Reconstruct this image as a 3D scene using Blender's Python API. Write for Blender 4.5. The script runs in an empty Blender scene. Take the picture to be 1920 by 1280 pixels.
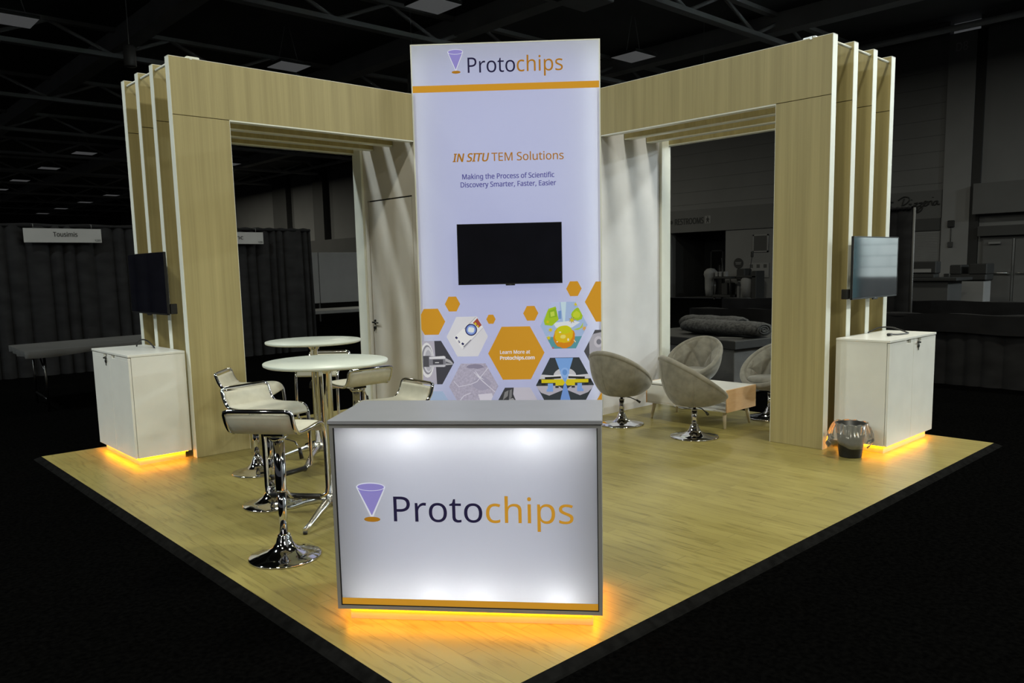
import bpy, bmesh, math, random
from mathutils import Vector, Matrix
PI = math.pi
SC = bpy.context.scene
COL = SC.collection
R_ = math.radians

# ------------------------------------------------------------------ camera
cam = bpy.data.cameras.new('camera')
cam.sensor_fit = 'HORIZONTAL'; cam.sensor_width = 36.0
cam.lens = 1486.03 / 1920 * 36.0
cam.shift_x = -0.003556; cam.shift_y = 0.02419
cam.clip_end = 400
cam_o = bpy.data.objects.new('camera', cam); COL.objects.link(cam_o)
def cam_matrix(yaw, pitch, roll, loc):
    f = Vector((math.cos(yaw)*math.cos(pitch), math.sin(yaw)*math.cos(pitch), -math.sin(pitch)))
    r = Vector((math.sin(yaw), -math.cos(yaw), 0)); u = r.cross(f)
    c, s = math.cos(roll), math.sin(roll)
    r2 = r*c + u*s; u2 = u*c - r*s
    m = Matrix((r2, u2, -f)).transposed().to_4x4(); m.translation = loc
    return m
cam_o.matrix_world = cam_matrix(0.8242310, 0.1232175, -0.0221017, Vector((-1.639, -2.171, 1.624)))
SC.camera = cam_o

# ------------------------------------------------------------------ view, world, hall lamps
SC.view_settings.view_transform = 'Standard'
SC.view_settings.look = 'None'
SC.view_settings.exposure = 0.0
SC.view_settings.gamma = 1.0
SC.view_settings.use_curve_mapping = False
w = bpy.data.worlds.new('world'); SC.world = w; w.use_nodes = True
w.node_tree.nodes['Background'].inputs['Color'].default_value = (0.9, 0.95, 1.0, 1)
w.node_tree.nodes['Background'].inputs['Strength'].default_value = 0.05
LAMP = (1.0, 0.975, 0.80)
def area(name, loc, power, sx, sy, color=LAMP, rot=(0, 0, 0), spread=None):
    l = bpy.data.lights.new(name, 'AREA'); l.shape = 'RECTANGLE'; l.size = sx; l.size_y = sy
    l.energy = power; l.color = color
    if spread: l.spread = spread
    o = bpy.data.objects.new(name, l); COL.objects.link(o); o.location = loc; o.rotation_euler = rot
    return o
# high-bay lamps of the hall plus unseen fill, mostly on the 8.6 m grid the visible fixtures stand on
COOL = (0.90, 1.0, 1.0)
for (x, y, p, c) in [(4.1, -0.8, 270, LAMP), (-4.5, -0.8, 300, LAMP), (4.1, 7.8, 110, LAMP), (12.7, -0.8, 300, LAMP), (-4.5, 7.8, 380, COOL),
                     (4.1, -9.4, 380, LAMP), (-4.5, -9.4, 420, LAMP), (12.7, 7.8, 150, LAMP), (4.1, 16.4, 60, LAMP),
                     (-13.1, 7.8, 700, COOL), (-13.1, -0.8, 600, LAMP), (4.1, -18.0, 600, LAMP), (12.7, -9.4, 600, COOL),  # far side lamps, added to brighten the upright faces
                     (21.6, -0.8, 120, LAMP), (21.6, -9.4, 1500, COOL), (30.2, -13.0, 4500, COOL),  # last one is off the grid, added to light the unseen block wall
                     (21.6, 7.8, 200, LAMP), (21.6, 25, 450, LAMP), (21.6, 33.6, 500, LAMP), (21.6, 59.3, 900, LAMP), (21.6, 68, 900, LAMP), (12.7, 33.6, 60, LAMP)]:
    area('hall_and_fill_lamp', (x, y, 8.9), p, 1.2, 0.5, c)

# ------------------------------------------------------------------ helpers
_GEN = {}
def root_matrix(o):
    m = Matrix.Identity(4)
    while o:
        m = (Matrix.Translation(o.location) @ o.rotation_euler.to_matrix().to_4x4()) @ m
        o = o.parent
    return m
class MB:
    """collects geometry and links it as one mesh object"""
    def __init__(s): s.b = bmesh.new(); s.mi = 0
    def _tag(s, before):
        for f in s.b.faces:
            if f.index == -1 or f not in before: pass
    def quad(s, pts):
        f = s.b.faces.new([s.b.verts.new(p) for p in pts]); f.material_index = s.mi; return f
    def hexa(s, p, bev=0, seg=1):
        """p: 8 corners, bottom four then top four"""
        v = [s.b.verts.new(q) for q in p]
        fs = [s.b.faces.new([v[i] for i in ix]) for ix in ((3,2,1,0),(4,5,6,7),(0,1,5,4),(1,2,6,5),(2,3,7,6),(3,0,4,7))]
        for f in fs: f.material_index = s.mi
        if bev:
            es = list({e for f in fs for e in f.edges})
            r = bmesh.ops.bevel(s.b, geom=es, offset=bev, segments=seg, affect='EDGES', profile=0.5)
            for f in r['faces']: f.material_index = s.mi
        return s
    def box(s, lo, hi, bev=0, seg=1, m=None):
        x0,y0,z0 = lo; x1,y1,z1 = hi
        p = [(x0,y0,z0),(x1,y0,z0),(x1,y1,z0),(x0,y1,z0),(x0,y0,z1),(x1,y0,z1),(x1,y1,z1),(x0,y1,z1)]
        if m is not None: p = [m @ Vector(q) for q in p]
        return s.hexa(p, bev, seg)
    def ring(s, c, ax, r, n, ph=0):
        ax = Vector(ax).normalized()
        t = Vector((0,0,1)) if abs(ax.z) < .9 else Vector((1,0,0))
        u = ax.cross(t).normalized(); v = ax.cross(u)
        return [s.b.verts.new(Vector(c) + (u*math.cos(2*PI*i/n+ph) + v*math.sin(2*PI*i/n+ph))*r) for i in range(n)]
    def skin(s, rings, closed_v=True, cap0=True, cap1=True):
        for a, b in zip(rings, rings[1:]):
            n = len(a)
            for i in range(n if closed_v else n-1):
                f = s.b.faces.new((a[i], a[(i+1) % n], b[(i+1) % n], b[i])); f.material_index = s.mi; f.smooth = True
        if cap0: f = s.b.faces.new(rings[0][::-1]); f.material_index = s.mi
        if cap1: f = s.b.faces.new(rings[-1]); f.material_index = s.mi
        return s
    def cyl(s, a, b, r0, r1=None, n=20):
        r1 = r0 if r1 is None else r1
        ax = Vector(b) - Vector(a)
        return s.skin([s.ring(a, ax, r0, n), s.ring(b, ax, r1, n)])
    def tube(s, pts, r, n=10, closed=False):
        pts = [Vector(p) for p in pts]; rs = []; k = len(pts)
        prev = None
        for i, p in enumerate(pts):
            if closed: t = pts[(i+1) % k] - pts[i-1]
            else: t = pts[min(i+1, k-1)] - pts[max(i-1, 0)]
            t.normalize()
            if prev is None:
                q = Vector((0,0,1)) if abs(t.z) < .9 else Vector((1,0,0)); u = t.cross(q).normalized()
            else: u = (prev - t*prev.dot(t)).normalized()
            prev = u; v = t.cross(u)
            rr = r[i] if isinstance(r, (list, tuple)) else r
            rs.append([s.b.verts.new(p + (u*math.cos(2*PI*j/n) + v*math.sin(2*PI*j/n))*rr) for j in range(n)])
        if closed: return s.skin(rs + [rs[0]], cap0=False, cap1=False)
        return s.skin(rs)
    def lathe(s, prof, c=(0,0,0), n=40, cap0=True, cap1=True):
        rs = []
        for r, z in prof:
            rs.append([s.b.verts.new((c[0]+max(r,1e-4)*math.cos(2*PI*i/n), c[1]+max(r,1e-4)*math.sin(2*PI*i/n), c[2]+z)) for i in range(n)])
        return s.skin(rs, cap0=cap0, cap1=cap1)
    def grid(s, fn, nu, nv, cu=False):
        g = [[s.b.verts.new(fn(i/(nu if cu else nu-1), j/(nv-1))) for i in range(nu)] for j in range(nv)]
        for j in range(nv-1):
            for i in range(nu if cu else nu-1):
                f = s.b.faces.new((g[j][i], g[j][(i+1) % nu], g[j+1][(i+1) % nu], g[j+1][i])); f.smooth = True; f.material_index = s.mi
        return g
    def ball(s, c, r, sx=1, sy=1, sz=1, n=14):
        prof = [(r*math.sin(PI*i/8), -r*math.cos(PI*i/8)) for i in range(9)]
        rs = [[s.b.verts.new((c[0]+max(q,1e-4)*sx*math.cos(2*PI*i/n), c[1]+max(q,1e-4)*sy*math.sin(2*PI*i/n), c[2]+z*sz)) for i in range(n)] for q, z in prof]
        return s.skin(rs)
    def prism(s, pts, ext):
        """closed polygon pts extruded by vector ext"""
        e = Vector(ext)
        a = [s.b.verts.new(p) for p in pts]; b = [s.b.verts.new(Vector(p)+e) for p in pts]
        n = len(a)
        fs = [s.b.faces.new(a[::-1]), s.b.faces.new(b)] + [s.b.faces.new((a[i], a[(i+1) % n], b[(i+1) % n], b[i])) for i in range(n)]
        for f in fs: f.material_index = s.mi
        return s
    def build(s, name, mat, parent=None, world=False, flip=None, label=None, recalc=True, smooth=False):
        if flip:                                    # mirror in the booth's diagonal x = y
            for v in s.b.verts: v.co = Vector((v.co.y, v.co.x, v.co.z))
        if recalc: bmesh.ops.recalc_face_normals(s.b, faces=s.b.faces[:])
        if world and parent is not None:
            s.b.transform(root_matrix(parent).inverted())
        me = bpy.data.meshes.new(name); s.b.to_mesh(me); s.b.free()
        for m in (mat if isinstance(mat, (list, tuple)) else [mat]): me.materials.append(m)
        if smooth:
            for p in me.polygons: p.use_smooth = True
        o = bpy.data.objects.new(name, me); COL.objects.link(o)
        if parent is not None: o.parent = parent
        if label: o['label'] = label
        return o
def tag(o, label, cat, group=None, kind=None):
    o['label'] = label; o['category'] = cat
    if group: o['group'] = group
    if kind: o['kind'] = kind
    return o
def thing(name, label, cat, loc=(0,0,0), rz=0, group=None):
    o = bpy.data.objects.new(name, None); COL.objects.link(o); o.empty_display_size = .1
    o.location = loc; o.rotation_euler = (0, 0, rz)
    return tag(o, label, cat, group)
def struct(o, label=None):
    o['kind'] = 'structure'
    if label: o['label'] = label
    return o
def copy_tree(o, parent=None):
    c = o.copy(); COL.objects.link(c)
    if parent is not None: c.parent = parent
    for ch in [q for q in COL.objects if q.parent == o]: copy_tree(ch, c)
    return c
def rrect(cx, cy, w, h, r, n=5):
    out = []
    for qx, qy, a0 in ((1,1,0),(-1,1,90),(-1,-1,180),(1,-1,270)):
        for i in range(n+1):
            a = R_(a0 + 90*i/n); out.append((cx+qx*(w/2-r)+r*math.cos(a), cy+qy*(h/2-r)+r*math.sin(a)))
    return out
def smooth_path(pts, k=6):
    """Catmull-Rom through pts"""
    P = [Vector(p) for p in pts]; out = []
    for i in range(len(P)-1):
        p0, p1, p2, p3 = P[max(i-1,0)], P[i], P[i+1], P[min(i+2, len(P)-1)]
        for j in range(k):
            t = j/k
            out.append(.5*((2*p1) + (p2-p0)*t + (2*p0-5*p1+4*p2-p3)*t*t + (3*p1-p0-3*p2+p3)*t**3))
    out.append(P[-1]); return out

# ------------------------------------------------------------------ materials
def mat(name, col, rough=.5, metal=0, spec=.5, **k):
    m = bpy.data.materials.new(name); m.use_nodes = True
    b = m.node_tree.nodes['Principled BSDF']
    b.inputs['Base Color'].default_value = (*col, 1); b.inputs['Roughness'].default_value = rough
    b.inputs['Metallic'].default_value = metal; b.inputs['Specular IOR Level'].default_value = spec
    for n, v in k.items(): b.inputs[n.replace('_', ' ')].default_value = v
    return m
def noise_tint(m, scale=(8,8,8), amount=.12, detail=4, coords='Object', rough=.0, bump=0, bscale=None, rot=(0,0,0)):
    """vary the material's base colour with a procedural noise, optional bump"""
    nt = m.node_tree; b = nt.nodes['Principled BSDF']; c = b.inputs['Base Color'].default_value[:]
    tc = nt.nodes.new('ShaderNodeTexCoord'); mp = nt.nodes.new('ShaderNodeMapping'); mp.inputs['Scale'].default_value = scale
    mp.inputs['Rotation'].default_value = rot
    no = nt.nodes.new('ShaderNodeTexNoise'); no.inputs['Detail'].default_value = detail; no.inputs['Scale'].default_value = 1
    cr = nt.nodes.new('ShaderNodeValToRGB')
    cr.color_ramp.elements[0].position = .3; cr.color_ramp.elements[1].position = .7
    cr.color_ramp.elements[0].color = (*[v*(1-amount) for v in c[:3]], 1); cr.color_ramp.elements[1].color = (*[min(1, v*(1+amount)) for v in c[:3]], 1)
    nt.links.new(tc.outputs[coords], mp.inputs['Vector']); nt.links.new(mp.outputs[0], no.inputs['Vector'])
    nt.links.new(no.outputs['Fac'], cr.inputs[0]); nt.links.new(cr.outputs[0], b.inputs['Base Color'])
    if bump:
        n2 = nt.nodes.new('ShaderNodeTexNoise'); n2.inputs['Scale'].default_value = bscale or 60; n2.inputs['Detail'].default_value = 3
        bp = nt.nodes.new('ShaderNodeBump'); bp.inputs['Strength'].default_value = bump; bp.inputs['Distance'].default_value = .01
        nt.links.new(tc.outputs[coords], n2.inputs['Vector']); nt.links.new(n2.outputs['Fac'], bp.inputs['Height']); nt.links.new(bp.outputs[0], b.inputs['Normal'])
    return m
def backlit(name, col, trans=.55):
    """printed fabric: scatters the light of the lamps behind it"""
    m = bpy.data.materials.new(name); m.use_nodes = True; nt = m.node_tree
    nt.nodes.remove(nt.nodes['Principled BSDF']); out = nt.nodes['Material Output']
    d = nt.nodes.new('ShaderNodeBsdfDiffuse'); t = nt.nodes.new('ShaderNodeBsdfTranslucent'); mx = nt.nodes.new('ShaderNodeMixShader')
    d.inputs['Color'].default_value = (*col, 1); t.inputs['Color'].default_value = (*col, 1); mx.inputs[0].default_value = trans
    nt.links.new(d.outputs[0], mx.inputs[1]); nt.links.new(t.outputs[0], mx.inputs[2]); nt.links.new(mx.outputs[0], out.inputs[0])
    return m
def printed(name, col, k=.50):
    """ink on a backlit sheet: its own colour, lit from behind"""
    m = bpy.data.materials.new(name); m.use_nodes = True; b = m.node_tree.nodes['Principled BSDF']
    b.inputs['Base Color'].default_value = (*[v*.45 for v in col], 1); b.inputs['Roughness'].default_value = .9; b.inputs['Specular IOR Level'].default_value = .1
    b.inputs['Emission Color'].default_value = (*col, 1); b.inputs['Emission Strength'].default_value = k
    return m
def glow(name, col, strength):
    m = bpy.data.materials.new(name); m.use_nodes = True; b = m.node_tree.nodes['Principled BSDF']
    b.inputs['Base Color'].default_value = (*col, 1)
    b.inputs['Emission Color'].default_value = (*col, 1); b.inputs['Emission Strength'].default_value = strength
    return m
M = {}
def wood_veneer(name, c0, c1, scale):
    m = mat(name, c0, .45); nt = m.node_tree; b = nt.nodes['Principled BSDF']
    tc = nt.nodes.new('ShaderNodeTexCoord'); mp = nt.nodes.new('ShaderNodeMapping'); mp.inputs['Scale'].default_value = scale
    n1 = nt.nodes.new('ShaderNodeTexNoise'); n1.inputs['Scale'].default_value = 1; n1.inputs['Detail'].default_value = 6; n1.inputs['Roughness'].default_value = .6
    mp2 = nt.nodes.new('ShaderNodeMapping'); mp2.inputs['Scale'].default_value = tuple(v*7 if v > 2 else v*2 for v in scale)
    n2 = nt.nodes.new('ShaderNodeTexNoise'); n2.inputs['Scale'].default_value = 1; n2.inputs['Detail'].default_value = 2
    mixv = nt.nodes.new('ShaderNodeMath'); mixv.operation = 'MULTIPLY_ADD'; mixv.inputs[1].default_value = .35
    cr = nt.nodes.new('ShaderNodeValToRGB'); e = cr.color_ramp.elements
    e[0].position = .45; e[1].position = .88; e[0].color = (*c0, 1); e[1].color = (*c1, 1)
    nt.links.new(tc.outputs['Object'], mp.inputs[0]); nt.links.new(tc.outputs['Object'], mp2.inputs[0])
    nt.links.new(mp.outputs[0], n1.inputs['Vector']); nt.links.new(mp2.outputs[0], n2.inputs['Vector'])
    nt.links.new(n2.outputs['Fac'], mixv.inputs[0]); nt.links.new(n1.outputs['Fac'], mixv.inputs[2])
    nt.links.new(mixv.outputs[0], cr.inputs[0]); nt.links.new(cr.outputs[0], b.inputs['Base Color'])
    return m
def plank_floor(name):
    m = mat(name, (.6,.45,.18), .38); nt = m.node_tree; b = nt.nodes['Principled BSDF']
    tc = nt.nodes.new('ShaderNodeTexCoord'); mp = nt.nodes.new('ShaderNodeMapping'); mp.inputs['Rotation'].default_value = (0, 0, PI/2)
    br = nt.nodes.new('ShaderNodeTexBrick')
    br.inputs['Scale'].default_value = 1; br.inputs['Brick Width'].default_value = .92; br.inputs['Row Height'].default_value = .085
    br.inputs['Mortar Size'].default_value = .0012; br.inputs['Mortar Smooth'].default_value = .2; br.offset = .37; br.inputs['Bias'].default_value = .0
    br.inputs['Color1'].default_value = (.335,.287,.100,1); br.inputs['Color2'].default_value = (.280,.237,.078,1); br.inputs['Mortar'].default_value = (.15,.125,.04,1)
    mp2 = nt.nodes.new('ShaderNodeMapping'); mp2.inputs['Scale'].default_value = (34, 3.6, 1)
    no = nt.nodes.new('ShaderNodeTexNoise'); no.inputs['Scale'].default_value = 1; no.inputs['Detail'].default_value = 6; no.inputs['Distortion'].default_value = .7
    cr = nt.nodes.new('ShaderNodeValToRGB'); e = cr.color_ramp.elements
    e[0].position = .30; e[0].color = (.70,.68,.60,1); e[1].position = .47; e[1].color = (1.06,1.05,1.0,1)
    n3 = nt.nodes.new('ShaderNodeTexNoise'); n3.inputs['Scale'].default_value = 1.3; n3.inputs['Detail'].default_value = 3
    cr3 = nt.nodes.new('ShaderNodeValToRGB'); e = cr3.color_ramp.elements
    e[0].position = .3; e[0].color = (.88,.87,.83,1); e[1].position = .7; e[1].color = (1.04,1.03,1.0,1)
    mx = nt.nodes.new('ShaderNodeMixRGB'); mx.blend_type = 'MULTIPLY'; mx.inputs[0].default_value = 1
    mx2 = nt.nodes.new('ShaderNodeMixRGB'); mx2.blend_type = 'MULTIPLY'; mx2.inputs[0].default_value = 1
    L = nt.links.new
    L(tc.outputs['Object'], mp.inputs[0]); L(mp.outputs[0], br.inputs['Vector']); L(tc.outputs['Object'], mp2.inputs[0]); L(mp2.outputs[0], no.inputs['Vector'])
    L(no.outputs['Fac'], cr.inputs[0]); L(br.outputs['Color'], mx.inputs[1]); L(cr.outputs[0], mx.inputs[2])
    L(tc.outputs['Object'], n3.inputs['Vector']); L(n3.outputs['Fac'], cr3.inputs[0]); L(mx.outputs[0], mx2.inputs[1]); L(cr3.outputs[0], mx2.inputs[2])
    L(mx2.outputs[0], b.inputs['Base Color'])
    return m
M['veneer'] = wood_veneer('oak_veneer', (.345,.290,.130), (.470,.400,.190), (11, 11, .35))
M['edge'] = noise_tint(mat('white_edge_band', (.88,.90,.82), .4), (3,3,3), .04)
M['floor'] = plank_floor('vinyl_plank')
M['ramp'] = noise_tint(mat('black_rubber', (.008,.008,.008), .9, spec=.0), (20,20,20), .3)
M['carpet'] = noise_tint(mat('black_carpet', (.0018,.0018,.0018), 1.0, spec=.0), (40,40,40), .5, bump=.3, bscale=120)
M['white'] = noise_tint(mat('white_laminate', (.88,.88,.84), .32), (5,5,5), .03)
M['table'] = noise_tint(mat('white_tabletop', (.72,.78,.72), .3), (5,5,5), .03)
M['closet'] = noise_tint(mat('grey_panel', (.74,.70,.64), .5), (4,4,4), .04)
M['closetw'] = noise_tint(mat('white_panel', (.80,.80,.84), .5), (4,4,4), .04)
M['absorber'] = noise_tint(mat('grey_absorber', (.16,.16,.19), .8), (3,3,3), .04)  # for unseen panels added inside the lightboxes to soak up stray light
M['gap'] = mat('dark_gap', (.01,.01,.01), .8)
M['chrome'] = noise_tint(mat('chrome', (.64,.64,.68), .06, 1.0), (10,10,10), .03)
M['alu'] = noise_tint(mat('brushed_aluminium', (.62,.62,.60), .25, 1.0), (60,60,5), .08)
M['black'] = noise_tint(mat('black_plastic', (.012,.012,.013), .4), (30,30,30), .2)
M['screen'] = noise_tint(mat('screen_glass', (.004,.004,.008), .03, spec=.8), (4,4,4), .2)
M['counter'] = noise_tint(mat('grey_counter', (.30,.31,.36), .35), (6,6,6), .03)
M['frame'] = noise_tint(mat('grey_frame', (.26,.26,.27), .4), (6,6,6), .03)
M['leather'] = noise_tint(mat('white_vinyl', (.66,.64,.54), .4), (20,20,20), .05, bump=.1, bscale=200)
M['velvet'] = noise_tint(mat('taupe_velvet', (.255,.24,.20), .8, spec=.2, Sheen_Weight=.5, Sheen_Roughness=.4), (14,14,14), .18)
M['birch'] = wood_veneer('birch', (.80,.48,.24), (.90,.60,.34), (6, 6, 40))
M['birchw'] = noise_tint(mat('pale_birch', (.74,.66,.50), .4), (40,40,4), .08)
M['amber'] = glow('amber_led', (1.0,.345,.0), 28)
M['plinth'] = noise_tint(mat('plinth_laminate', (.72,.66,.5), .5), (6,6,6), .03)
M['steel'] = noise_tint(mat('dark_steel', (.10,.10,.10), .3, 1.0), (20,20,20), .1)

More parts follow.
